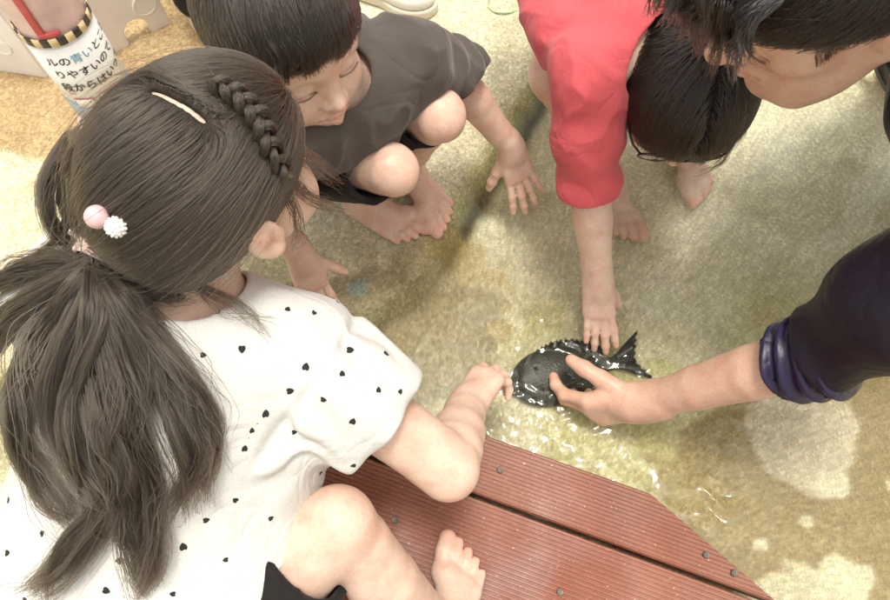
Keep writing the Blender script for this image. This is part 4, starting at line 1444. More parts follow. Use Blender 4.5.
    locks = [  # (pixels, strands, root, mid, tip)
        ([(120, 300), (165, 350), (198, 400), (215, 450), (205, 490)], 1500, .010, .013, .006),
        ([(115, 300), (150, 360), (175, 420), (193, 470), (196, 505)], 1100, .010, .012, .004),
        ([(105, 310), (118, 380), (140, 440), (160, 490), (155, 560), (140, 590)], 1100, .012, .012, .003),
        ([(95, 310), (95, 370), (105, 430), (125, 480), (95, 530), (45, 580), (28, 590)], 1500, .013, .016, .004),
        ([(85, 300), (60, 360), (55, 420), (80, 470), (112, 505), (135, 545), (145, 590)], 1100, .012, .012, .003),
        ([(75, 290), (35, 340), (18, 400), (25, 450), (50, 490), (70, 520)], 1200, .012, .014, .003),
        ([(65, 280), (20, 310), (-15, 350), (-30, 400), (-20, 450)], 900, .012, .014, .004),
        ([(60, 262), (15, 275), (-25, 300), (-60, 330)], 700, .010, .012, .005),
        ([(105, 320), (80, 390), (90, 450), (110, 495), (70, 545), (40, 585)], 900, .012, .010, .004),
        ([(110, 310), (130, 380), (120, 440), (125, 490), (130, 520)], 1300, .014, .018, .006),
        ([(125, 290), (150, 330), (185, 410), (200, 455), (175, 510)], 800, .010, .012, .003),
        ([(125, 268), (150, 290), (180, 282), (205, 290), (250, 315), (285, 335)], 90, .005, .004, .002),
        ([(128, 275), (160, 290), (190, 286), (200, 283)], 260, .006, .004, .002),
        ([(95, 320), (70, 400), (75, 460), (100, 500), (115, 540)], 800, .010, .012, .003)]
    PP = []
    for i, (px, ns, a_, b_, c_) in enumerate(locks):
        gd = [T0 + A(.002, .004, .004), T0 + R_ * .022 + A(0, 0, .006)] + [on_back(u, v, .010 + .010 * math.sin(i * 1.7 + j) ** 2 + (.022 if j == 0 else 0)) for j, (u, v) in enumerate(px)]
        PP.append(lock_strands(gd, int(ns * 1.15), .0095, b_ * .80, c_ * 1.0, 16, .018, i * 3.1, .004, (.50, 1.04)))
    for i in (0, 3, 5, 9, 2):
        gd = [T0, T0 + R_ * .02 + A(0, 0, .01)] + [on_back(u_, v_, .020) for (u_, v_) in locks[i][0]]
        PP.append(lock_strands(gd, 60, .012, .022, .026, 16, .035, i * 5.3, .006, (.4, 1.05)))
    strands('ponytail', np.concatenate(PP), .00028, .00011, M_hair_girl, cap_o)
    # loop of loose hair at the back of the head, and fly-away hairs
    lp = [loc(-.050, -.060, .070), W(75, 140, .58), W(47, 185, .56), W(52, 225, .54), W(80, 262, .50), W(70, 300, .47)]
    lp2 = [loc(-.050, -.070, .060), W(100, 145, .57), W(70, 190, .55), W(75, 220, .53), W(100, 245, .505)]
    lp3 = [W(70, 205, .55), W(60, 235, .53), W(20, 268, .50), W(-20, 292, .49)]
    PP = [lock_strands(lp, 500, .012, .010, .006, 14, .006, 1, .002), lock_strands(lp2, 1100, .020, .018, .008, 14, .006, 2, .002), lock_strands(lp3, 120, .004, .006, .006, 14, .006, 3, .002)]
    for (u0, v0, z0, u1, v1, z1, u2, v2, z2, ns, sp) in ((270, 150, .60, 300, 190, .56, 345, 215, .50, 60, .008), (262, 130, .61, 310, 160, .57, 350, 190, .52, 50, .010),
                                                      (285, 190, .58, 298, 222, .55, 292, 250, .52, 40, .006), (130, 110, .66, 90, 120, .64, 62, 160, .60, 30, .008)):
        PP.append(lock_strands([W(u0, v0, z0), W(u1, v1, z1), W(u2, v2, z2)], ns, sp, sp, sp, 14, .006, u0, .003, (.5, 1)))
    strands('loose_hair', np.concatenate(PP), .00022, .00010, M_hair_girl, cap_o)
    return tie, (on_hair(97, 217, .007), on_hair(116, 227, .006))
GIRL_TIE, GIRL_BEADS = build_girl()

# ---------------------------------------------------------------- the child bending forward in the pink shirt
def build_pink():
    root = person('barefoot child in a coral pink shirt bending forward to touch the fish')
    B = Body(A(0.72, 0.525, 0.420))
    hc = W(684, 88, .370)
    nk = A(.268, .680, .425)
    pel = A(.300, .960, .420)
    chest = lerp(pel, nk, .62)
    B.limb([(pel, .085), (lerp(pel, nk, .4), .080), (chest, .088), (lerp(pel, nk, .86), .068)], .04)
    shR, elR, wrR = W(590, 72, .400), W(590, 190, .245), W(598, 281, .115)
    shL, elL, wrL = A(.375, .690, .405), A(.470, .800, .300), A(.440, .800, .190)
    for sh, el, wr in ((shR, elR, wrR), (shL, elL, wrL)):
        B.limb([(lerp(nk, sh, .5), .042), (sh, .038), (lerp(sh, el, .5), .033), (el, .0285), (lerp(el, wr, .3), .0285), (lerp(el, wr, .78), .0225), (wr, .0205)], .018)
    hpR, knR = A(.250, .960, .395), W(556, 74, .235)
    hpL, knL = A(.350, .960, .395), A(.440, .790, .270)
    tR, aR_ = W(628, 243, 0.002), W(611, 205, 0.002)
    tL, aL_ = W(703, 203, 0.002), W(680, 160, 0.002)
    for hp, kn, an, tip, side in ((hpR, knR, aR_, tR, 1), (hpL, knL, aL_, tL, -1)):
        F = unit(tip - an)
        a = B.foot(tip - F * .112, F, side, L=.162, ground=0.0)
        B.limb([(hp, .066), (lerp(hp, kn, .5), .055), (kn, .040)], .02)
        B.limb([(kn, .039), (lerp(kn, a, .35) - F * .008, .038), (lerp(kn, a, .72), .027), (a, .023)], .016)
    tip = W(600, 336, .052)
    B.hand(wrR, tip - wrR + A(0, 0, -.01), A(0, -.25, 1), 1, L=.124, curls=[(-12, 8, 6), (-12, 10, 8), (-10, 10, 8), (-16, 6, 5)], spread=5, thumb=(34, -25, 10), fat=1.05, wr=.0195)
    B.hand(wrL, A(-.1, -.5, -.8), A(.6, -.5, .4), -1, L=.122, curl=(10, 15, 10), wr=.02)
    loc, M = B.head(hc, A(-.02, -.90, -.42), A(.03, -.42, .90), .92, neck=nk, neck_r=.034)
    B.build(.0025, M_skin, root, A(.04, .36, -.01), A(.60, 1.10, .56))
    for q in (1, -1):
        strand_brow(loc, q, M_hair, root)
        strand_lash(loc, q, M_hair, root)
    # shirt
    ops = [U(cap(lerp(pel, nk, .05), lerp(pel, nk, .80), .125, .100), .03)]
    ops.append(U(cap(A(.125, .94, .36), A(.165, .70, .375), .056, .050), .07))     # loose side hanging down
    cR = W(588, 192, .242)
    sR = unit(cR - shR)
    ops.append(('sub', chain([(lerp(nk, shR, .4), .058), (shR, .045), (lerp(shR, cR, .5), .0395), (cR, .0365), (cR + sR * .05, .036)], .03) + [I(plane(cR, sR))], .03))
    ops.append(('sub', chain([(lerp(nk, shL, .4), .058), (shL, .054), (lerp(shL, elL, .8), .046), (elL, .045)], .03) + [I(plane(lerp(shL, elL, .8), elL - shL))], .03))
    side = unit(np.cross(sR, A(0, 1, .5)))
    def wr(P):
        d = fold_noise(17, .0060, unit(A(-.15, .6, -.75)), .28, 6.0)(P)
        s_ = (P - shR) @ sR
        near = np.exp(-(np.linalg.norm(P - lerp(shR, cR, .85), axis=1) / .07) ** 2)
        return d * (1 - .4 * near) - .0022 * near * np.sin((s_ - .55 * ((P - shR) @ side)) / .0085 + 1.6 * vnoise(P * 24))
    ops.append(('d', wr))
    ops.append(('shell', .006))
    ops.append(I(plane(cR, sR)))
    ops.append(I(plane(lerp(shL, elL, .8), elL - shL)))
    ops.append(S(cap(nk + A(0, 0, -.005), nk + A(.005, -.09, 0), .046, .055), .006))
    ops.append(I(plane(pel + A(0, .05, 0), A(0, 1, 0))))
    cloth('shirt', ops, .0025, M_pink, root, A(.02, .46, .16), A(.58, 1.12, .60))
    # shorts
    ops = chain([(pel, .105), (pel + A(0, .02, -.02), .10)], .03)
    for hp, kn in ((hpR, knR), (hpL, knL)):
        ops.append(('sub', chain([(hp, .080), (lerp(hp, kn, .6), .068), (kn, .06)], .02) + [I(plane(lerp(hp, kn, .68), kn - hp))], .012))
    cloth('shorts', ops, .0035, M_grey, root, A(.10, .70, .18), A(.56, 1.12, .58))
    # hair hanging from the crown
    hops = [U(ell(loc(0, -.010, .032), A(.0765, .0915, .0790), M), .01), U(ell(loc(0, .026, .020), A(.069, .066, .066), M), .02)]
    def hf(P): return ev(hops, P)
    cut = [I(plane(loc(0, .07, .004), M @ A(0, .55, -.83)), .006)]
    V, Q = mesh_sdf(hops + [('d', fold_noise(50, .0014, M @ A(0, 1, .2), .25, 1.0))] + cut + [S(ell(loc(0, -.012, .024), A(.067, .083, .070), M), .002), S(ell(loc(0, .05, -.03), A(.057, .060, .062), M), .006)], hc - .15, hc + .16, .0028)
    cap_o = mesh_np('hair', V, Q, M_hairbase, root)
    n = 13000
    P0 = surf_points(V, Q, n * 2)
    P0 = P0[hf(P0) > -.006][:n]
    n = len(P0)
    off = .0008 + .0055 * rng.random(n) ** 1.5
    ph = rng.normal(size=(n, 3)) * .16
    cl = np.stack([vnoise(P0 * 55 + q * 31) for q in range(3)], 1) * .40
    crown = loc(.004, -.030, .116)
    sidev = M @ A(1, 0, 0)
    def field(P, s):
        away = P - crown
        away = away / np.maximum(np.linalg.norm(away, axis=1, keepdims=True), .01)
        qq = (P - hc) @ M
        pr = np.sign(qq[:, :1]) * sidev * np.exp(-np.abs(qq[:, :1]) / .02) * .7
        return away + pr + ph + cl + A(0, 0, -1) * (.2 + .12 * s)
    P = comb(hf, P0, field, 12, .0068 + .0018 * rng.random(n), off)
    # past the edge of the cap the hair hangs
    edge_n, edge_c = unit(M @ A(0, .55, -.83)), loc(0, .07, .004)
    d = (P - edge_c) @ edge_n
    lim = .004 + .010 * vnoise(P0 * 50 + 3) + .008 * rng.random(n)
    for k in range(1, P.shape[1]):
        stop = d[:, k] > lim
        stepv = A(0, -.06, -1) * .0055 + rng.normal(size=(stop.sum(), 3)) * .0006
        few = (rng.random(n) < .5)[stop][:, None]
        P[stop, k] = np.where(few, P[stop, k - 1] + stepv * .35, P[stop, k - 1] + (P[stop, k] - P[stop, k - 1]) * .05)
    strands('hair_strands', P, .00030, .00012, M_hair, cap_o)
    PP = []
    for (a_, b_, c_, ns, r_) in ((loc(.082, .02, .03), loc(.092, .055, -.03), loc(.088, .07, -.10), 130, .010), (loc(.085, .00, .02), loc(.095, .03, -.04), loc(.098, .03, -.10), 90, .012),
                                 (loc(-.084, .03, .02), loc(-.092, .06, -.04), loc(-.085, .07, -.10), 110, .009), (loc(-.06, .08, .03), loc(-.065, .10, -.03), loc(-.05, .10, -.09), 26, .008),
                                 (loc(-.05, -.09, .05), loc(-.095, -.13, .02), loc(-.13, -.10, .02), 130, .010), (loc(-.06, -.08, .04), loc(-.10, -.11, .03), loc(-.11, -.15, .03), 90, .010)):
        PP.append(lock_strands([a_, lerp(a_, b_, .5), b_, c_], ns, r_ * .6, r_, r_, 14, .008, ns, .003, (.5, 1)))
    strands('loose_hair', np.concatenate(PP), .00026, .00010, M_hair, cap_o)
    return loc, M
PINK_LOC, PINK_M = build_pink()

# ---------------------------------------------------------------- the man leaning in with the fish
def build_man():
    root = person('man in dark navy rolled-sleeve top leaning in and holding the fish')
    B = Body(A(0.63, 0.420, 0.315))
    hc = W(838, -40, .650)
    nk = A(.470, .520, .610)
    pel = A(1.020, .620, .420)
    chest = lerp(pel, nk, .68)
    B.limb([(pel, .13), (lerp(pel, nk, .4), .12), (chest, .125), (lerp(pel, nk, .9), .09)], .05)
    wrL, elL, shL = W(645, 402, .100), W(797, 360, .295), A(.515, .300, .565)
    shR, elR, wrR = A(.610, .720, .560), A(.800, .830, .330), A(.850, .900, .120)
    B.limb([(lerp(nk, shL, .5), .060), (shL, .058), (lerp(shL, elL, .5), .046), (elL, .0345), (lerp(elL, wrL, .25), .0345), (lerp(elL, wrL, .6), .0300), (lerp(elL, wrL, .88), .0250), (wrL, .0240)], .03)
    B.limb([(lerp(nk, shR, .5), .060), (shR, .058), (lerp(shR, elR, .5), .049), (elR, .042), (lerp(elR, wrR, .25), .042), (lerp(elR, wrR, .85), .0275), (wrR, .0265)], .03)
    F = A(-1.0, .02, -.62)
    B.hand(wrL, F, A(.05, -.86, .38), -1, L=.172, curls=[(20, 32, 20), (26, 30, 20), (32, 36, 22), (36, 38, 22)], spread=4, thumb_dir=A(-.80, .50, .05), thumb=(0, 0, 8), fat=1.08, wr=.028)
    B.hand(wrR, A(.2, .3, -.7), A(.5, .5, .5), 1, L=.18, curl=(10, 15, 10), wr=.026)
    loc, M = B.head(hc, A(-.85, -.20, -.50), A(-.46, -.06, .72), 1.12, True, neck=nk, neck_r=.055)
    # kneeling legs beyond the frame
    for sgn in (-1, 1):
        hp = pel + A(0, sgn * .09, -.03); kn = A(1.02, .62 + sgn * .16, .10); an = A(1.40, .62 + sgn * .14, .06)
        B.limb([(hp, .09), (lerp(hp, kn, .5), .078), (kn, .058), (lerp(kn, an, .4), .055), (an, .036), (an + A(.14, 0, -.02), .03)], .03)
    B.build(.0027, M_skin_man, root, A(.08, .12, -.02), A(1.64, 1.06, .86))
    strand_brow(loc, -1, M_hair, root, 1.12)
    strand_lash(loc, -1, M_hair, root, 1.12)
    fa = unit(wrL - elL)
    cuff = elL + fa * .012
    ops = chain([(pel, .165), (lerp(pel, nk, .4), .155), (chest, .160), (lerp(pel, nk, .86), .115)], .06)
    ops += chain([(lerp(nk, shL, .45), .085), (shL, .080), (lerp(shL, elL, .5), .060), (elL + A(.008, 0, .004), .044), (cuff, .0385), (cuff + fa * .04, .037)], .04)
    ops += chain([(lerp(nk, shR, .45), .085), (shR, .080), (lerp(shR, elR, .5), .068), (elR, .058), (lerp(elR, wrR, .8), .045)], .04)
    ops.append(('d', fold_noise(14, .0045, unit(shL - elL), .5, 2.2)))
    ops.append(('shell', .010))
    ops.append(I(plane(cuff - fa * .036, fa)))
    ops.append(I(plane(lerp(elR, wrR, .8), wrR - elR)))
    ops.append(S(cap(nk + A(.01, 0, -.01), nk + A(-.10, -.04, .04), .068, .075), .008))
    ops.append(I(plane(pel + A(.05, 0, 0), A(1, 0, -.3))))
    sh_o, _ = cloth('shirt', ops, .0045, M_navy, root, A(.26, .12, .08), A(1.28, .98, .86))
    # the rolled cuff with its folds
    ops = chain([(elL - fa * .034 + A(.006, 0, 0), .0530), (cuff + fa * .012, .0430)], .01)
    sd = unit(np.cross(fa, A(0, 0, 1)))
    def wr(P):
        s_ = (P - cuff) @ fa
        return -.0042 * np.sin((s_ + .22 * ((P - cuff) @ sd) + .005 * vnoise(P * 30)) / .0034) - .003 * vnoise(P * 26)
    ops.append(('d', wr))
    ops.append(I(plane(cuff + fa * .014, fa), .006))
    ops.append(I(plane(elL - fa * .050, -fa), .006))
    ops.append(S(cap(elL - fa * .02, cuff + fa * .1, .0365, .0355), .004))
    c_o, _ = cloth('cuff', ops, .0022, M_cuff, root, cuff - .13, cuff + .13)
    ops = chain([(pel + A(.03, 0, -.02), .15), (pel + A(-.02, 0, 0), .15)], .03)
    for sgn in (-1, 1):
        hp = pel + A(0, sgn * .09, -.03); kn = A(1.02, .62 + sgn * .16, .10); an = A(1.40, .62 + sgn * .14, .06)
        ops += chain([(hp, .112), (lerp(hp, kn, .5), .098), (kn, .080), (lerp(kn, an, .4), .075), (lerp(kn, an, .9), .055)], .03)
    cloth('trousers', ops, .006, M_blackshort, root, A(.80, .26, -.02), A(1.60, .98, .60))
    # hair
    hops = [U(ell(loc(0, -.010, .040), A(.0835, .100, .0850) * 1.12, M), .01), U(ell(loc(.0, .030, .062), A(.070, .062, .056) * 1.12, M), .03)]
    def hf(P): return ev(hops, P)
    cut = [I(plane(loc(0, .085, .046), M @ A(0, .30, -.95)), .006)]
    V, Q = mesh_sdf(hops + [('d', fold_noise(45, .002, M @ A(0, 1, .2), .25, 1.0))] + cut + [S(ell(loc(0, -.012, .026), A(.068, .085, .072) * 1.12, M), .002),
                    S(ell(loc(-.080, -.014, -.014), A(.020, .034, .036) * 1.12, M), .008), S(ell(loc(.080, -.014, -.014), A(.020, .034, .036) * 1.12, M), .008), S(ell(loc(-.075, .05, -.01), A(.03, .04, .05) * 1.12, M), .006)], hc - .18, hc + .19, .0030)
    cap_o = mesh_np('hair', V, Q, M_hairbase, root)
    n = 14000
    P0 = surf_points(V, Q, n * 2)
    P0 = P0[hf(P0) > -.007][:n]
    n = len(P0)
    off = .0010 + .010 * rng.random(n) ** 1.5
    ph = rng.normal(size=(n, 3)) * .22
    cl = np.stack([vnoise(P0 * 42 + q * 31) for q in range(3)], 1) * .55
    whorl = loc(.01, -.070, .110)
    def field(P, s):
        away = P - whorl
        away = away / np.maximum(np.linalg.norm(away, axis=1, keepdims=True), .01)
        return away + ph + cl + (M @ A(0, .5, -.1)) * .4 + A(-.3, -.3, -1) * (.05 + .05 * s)
    P = comb(hf, P0, field, 12, .0078 + .003 * rng.random(n), off, lift=.004 * rng.random(n))
    q = (P - hc) @ M
    edge_n, edge_c = unit(M @ A(0, .30, -.95)), loc(0, .085, .046)
    d = (P - edge_c) @ edge_n
    lim = .004 + .012 * vnoise(P0 * 45 + 3) + .010 * rng.random(n)
    for k in range(1, P.shape[1]):
        stop = d[:, k] > lim
        P[stop, k] = P[stop, k - 1] + (P[stop, k] - P[stop, k - 1]) * .05
    strands('hair_strands', P, .00034, .00014, M_hair_man, cap_o)
    # forelock hanging forward off the brow, and the short sideburn
    PP = []
    for i in range(70):
        x = rng.uniform(-.075, .075)
        a_ = loc(x, .085 - abs(x) * .3, .105 - abs(x) * .2)
        b_ = loc(x * 1.05 + rng.normal() * .008, .114 - abs(x) * .3, .084 + rng.normal() * .009)
        c_ = loc(x * 1.1 + rng.normal() * .012, .126 - abs(x) * .35 + rng.normal() * .008, .052 + rng.normal() * .013)
        PP.append(lock_strands([a_, lerp(a_, b_, .55) + M @ A(0, .006, .006), b_, c_], 60, .007, .006, .0030, 12, .006, i, .0022, (.6, 1.0)))
    strands('forelock', np.concatenate(PP), .00034, .00012, M_hair_man, cap_o)
    n = 4200
    PT = []
    for i in range(n):
        t, w = rng.random(), rng.random()
        t = t ** 1.6
        p = loc(-.070, -.035 + .080 * w, .046 - .050 * t - .010 * w)
        PT.append(p)
    P0 = np.array(PT)
    bf = lambda P: ev(B.ops, P)
    for _ in range(3):
        P0 = P0 - grad(bf, P0) * bf(P0)[:, None]
    dn = unit(M @ A(0, .15, -1)); nn = grad(bf, P0)
    Ls = (.004 + .004 * rng.random((n, 1)))
    P = np.stack([P0, P0 + (dn * .8 + nn * .35) * Ls * .5, P0 + (dn + nn * .25) * Ls], 1)
    strands('sideburn', P, .00016, .00008, M_hair, cap_o)
build_man()
# ------------------------------------------------------------------ things
def build_fish():
    root = empty('fish')
    tag(root, 'dark blotchy fish lying on its side in the water, held by the man', 'fish')
    sn, tl = W(511, 387, .012), W(617, 363, .012)
    X = unit(tl - sn); Z = unit(A(.05, -.18, 1)); Z = unit(Z - X * Z.dot(X)); Y = np.cross(Z, X)      # Y towards the back fin
    if Y[1] < 0: Y = -Y
    L = np.linalg.norm(tl - sn)
    def loc(x, y, z): return sn + X * x * L + Y * y * L + Z * z * L
    Mx = np.stack([X, Y, Z], 1)
    m, nt, bs = mat_new('wet_dark_scales')
    co = coords(nt)
    n1 = noise_tex(nt, 38, 4, 0.6, co)
    r1 = ramp(nt, n1.outputs[0], [(0.3, (0.018, 0.019, 0.013)), (0.55, (0.046, 0.048, 0.034)), (0.75, (0.11, 0.115, 0.085))])
    v = node(nt, 'ShaderNodeTexVoronoi'); v.inputs['Scale'].default_value = 260
    nt.links.new(co, v.inputs['Vector'])
    rv = ramp(nt, v.outputs['Distance'], [(0.0, g(1.25)), (0.6, g(0.75))])
    c = mixc(nt, 1.0, r1.outputs[0], rv.outputs[0], 'MULTIPLY')
    nt.links.new(c, bs.inputs['Base Color'])
    bs.inputs['Roughness'].default_value = 0.5
    bump(nt, bs, v.outputs['Distance'], 0.40, 0.0015)
    ops = [U(ell(loc(.46, .02, 0), A(.40, .235, .100) * L, Mx), .01), U(ell(loc(.30, -.01, 0), A(.26, .215, .105) * L, Mx), .03),
           U(cap(loc(.10, -.02, 0), loc(.01, -.035, 0), .105 * L, .040 * L), .05 * L), U(cap(loc(.70, .0, 0), loc(.98, .01, 0), .10 * L, .055 * L), .06 * L),
           U(ell(loc(.12, .03, .075), A(.045, .045, .025) * L, Mx), .01),
           S(cap(loc(-.03, -.045, .0), loc(.075, -.070, .08), .006 * L, .006 * L), .004), S(cap(loc(-.03, -.045, .0), loc(.075, -.070, -.08), .006 * L, .006 * L), .004)]
    ops.append(S(cap(loc(.235, .10, .105), loc(.250, -.10, .105), .007 * L, .007 * L), .006))    # gill cover edge
    V, Q = mesh_sdf(ops, np.minimum(sn, tl) - .09, np.maximum(sn, tl) + .09, .0017)
    mesh_np('body', relax(V, Q, 1), Q, m, root)
    mf = simple('dark_fin_membrane', (0.022, 0.022, 0.016), 0.3, 0.4, 120, 0.4, 400)
    def fin(name, base, tips, th=.0012, spine=.0011):
        """membrane between rays; base and tips are point lists"""
        n = len(base)
        Vv, Ff = [], []
        k = 5
        for i in range(n):
            for j in range(k + 1):
                t = j / k
                p = lerp(base[i], tips[i], t)
                w = th * (1.2 - t) + (spine if i % 2 == 0 else 0) * (1 - .6 * t)
                Vv += [p + Z * w, p - Z * w]
        st = 2 * (k + 1)
        for i in range(n - 1):
            for j in range(k):
                a = i * st + 2 * j; b = a + st
                Ff += [(a, a + 2, b + 2, b), (a + 1, b + 1, b + 3, a + 3)]
            Ff.append((i * st + 2 * k, i * st + 2 * k + 1, (i + 1) * st + 2 * k + 1, (i + 1) * st + 2 * k))
        for i in (0, n - 1):
            for j in range(k):
                a = i * st + 2 * j
                Ff.append((a, a + 1, a + 3, a + 2))
        pyd(name, Vv, Ff, mf, root, True)
    n = 27
    base, tips = [], []
    for i in range(n):
        t = i / (n - 1)
        x = .26 + .60 * t
        y = .235 - .75 * (t - .32) ** 2 * .38
        hgt = (.075 + .035 * math.sin(math.pi * t)) * (1.0 if i % 2 == 0 else .72) * (1 - .35 * t if t < .75 else .74)
        base.append(loc(x, y - .03, 0)); tips.append(loc(x + .05 + .03 * t, y + hgt, .02 * math.sin(i)))
    fin('dorsal_fin', base, tips)
    base, tips = [], []
    n = 17
    for i in range(n):
        t = i / (n - 1) - .5
        base.append(loc(.97, .01 + t * .10, 0))
        tips.append(loc(1.27 - .10 * math.cos(t * 3.1) + .02 * (i % 2), .02 + t * .46, .03 * math.sin(i * .7)))
    fin('tail_fin', base, tips)
    base, tips = [], []
    n = 13
    for i in range(n):
        t = i / (n - 1)
        base.append(loc(.60 + .22 * t, -.185 + .09 * t, 0)); tips.append(loc(.68 + .25 * t, -.33 + .13 * t + .02 * (i % 2), 0))
    fin('anal_fin', base, tips)
    base, tips = [], []
    n = 11
    for i in range(n):
        t = i / (n - 1)
        base.append(loc(.30 + .01 * t, -.06 - .07 * t, .100)); tips.append(loc(.50 - .08 * t, .03 - .20 * t, .125))
    fin('pectoral_fin', base, tips, .0008, .0007)
    me_ = simple('fish_eye_dark', (0.01, 0.01, 0.01), 0.05)
    bm = bmesh.new(); bmesh.ops.create_uvsphere(bm, u_segments=16, v_segments=10, radius=.0042)
    c0 = loc(.115, .035, .090)
    bmesh.ops.translate(bm, verts=bm.verts, vec=Vector(c0))
    me = bpy.data.meshes.new('eye'); bm.to_mesh(me); bm.free()
    for p in me.polygons: p.use_smooth = True
    link('eye', me, me_, root)
build_fish()

def build_glasses():
    root = empty('eyeglasses')
    tag(root, 'dark thin-rimmed eyeglasses on the face of the child in coral pink', 'eyeglasses')
    M, loc = PINK_M, PINK_LOC
    mt = simple('dark_brown_frame', (0.022, 0.010, 0.008), 0.25, 0.2, 60)
    gm, nt, bs = mat_new('lens_glass')
    bs.inputs['Transmission Weight'].default_value = 1.0
    bs.inputs['IOR'].default_value = 1.05
    bs.inputs['Roughness'].default_value = 0.0
    nz = noise_tex(nt, 30, 2)
    rr = ramp(nt, nz.outputs[0], [(0.3, g(0.97)), (0.7, g(1.0))])
    nt.links.new(rr.outputs[0], bs.inputs['Base Color'])
    for q in (1, -1):
        ring = []
        for i in range(40):
            a = 2 * math.pi * i / 40
            x, z = .0225 * math.copysign(abs(math.cos(a)) ** .85, math.cos(a)), .0165 * math.copysign(abs(math.sin(a)) ** .9, math.sin(a))
            ring.append(loc(q * (.036 + x), .097 - .16 * max(0, .036 + x - .03) , -.010 + z))
        tube('rim', ring, .0016, mt, root, 8, True)
        V = ring + [lerp(p, np.mean(ring, 0), 0) + M[:, 1] * .0008 for p in ring]
        n = 40
        pyd('lens', V, [tuple(range(n))[::-1], tuple(range(n, 2 * n))] + [(i, (i + 1) % n, n + (i + 1) % n, n + i) for i in range(n)], gm, root)
        tube('temple', [loc(q * .058, .092, -.004), loc(q * .070, .080, .000), loc(q * .080, .05, .000), loc(q * .083, .0, -.002), loc(q * .080, -.022, -.008), loc(q * .076, -.036, -.024)], .0016, mt, root, 8)
    tube('bridge', [loc(-.0145, .098, -.004), loc(-.006, .102, .000), loc(.006, .102, .000), loc(.0145, .098, -.004)], .0017, mt, root, 8)
if PINK_LOC is not None: build_glasses()

def sphere_mesh(name, c, r, mat, root, seg=24, bumps=0, M=None):
    bm = bmesh.new(); bmesh.ops.create_uvsphere(bm, u_segments=seg, v_segments=seg // 2, radius=r)
    bmesh.ops.translate(bm, verts=bm.verts, vec=Vector(c))
    me = bpy.data.meshes.new(name); bm.to_mesh(me); bm.free()
    me.polygons.foreach_set('use_smooth', np.full(len(me.polygons), True))
    return link(name, me, mat, root)
def build_tie():
    root = empty('hair_tie')
    tag(root, 'pale pink hair tie with a pink bead and a knobbly white bead', 'hair tie')
    t = GIRL_TIE
    V_ = unit(A(0, 0, CAM_H) - t)
    pk = simple('pink_bead', (0.66, 0.44, 0.47), 0.3, 0.05, 60, sss=0.2)
    wh = simple('white_bead', (0.82, 0.80, 0.76), 0.4, 0.05, 60)
    bd = simple('pale_pink_elastic', (0.72, 0.56, 0.50), 0.7, 0.1, 300, 0.3, 900)
    ax = unit(A(-.25, -.75, -.35))
    s1 = unit(np.cross(ax, A(0, 0, 1))); s2 = np.cross(s1, ax)
    for k in range(3):
        c = t + ax * (.004 + .0055 * k) + A(0, 0, .002)
        ring = [c + (s1 * math.cos(a) + s2 * math.sin(a)) * (.0185 + .001 * k) + ax * .0025 * math.sin(2 * a + k) for a in np.linspace(0, 2 * math.pi, 36, endpoint=False)]
        tube('band', ring, .0026, bd, root, 8, True)
    p1, p2 = GIRL_BEADS
    sphere_mesh('pink_bead', p1, .0090, pk, root)
    w = sphere_mesh('white_bead', p2, .0072, wh, root)
    # knobs of the white bead
    bm = bmesh.new()
    for i in range(60):
        y = 1 - 2 * (i + .5) / 60; a = i * 2.39996; r = math.sqrt(1 - y * y)
        d = A(r * math.cos(a), y, r * math.sin(a))
        mt = Matrix.Translation(Vector(p2 + d * .0072))
        bmesh.ops.create_icosphere(bm, subdivisions=1, radius=.0014, matrix=mt)
    me = bpy.data.meshes.new('knobs'); bm.to_mesh(me); bm.free()
    link('knobs', me, wh, w)['kind'] = 'stuff'
    for (p, q) in ((p1, t + A(-.004, 0, .022)), (p2, t + A(.006, 0, .022))):
        tube('loop', [p, lerp(p, q, .5) + A(.002, .002, 0), q], .0016, bd, root, 8)
if GIRL_TIE is not None: build_tie()

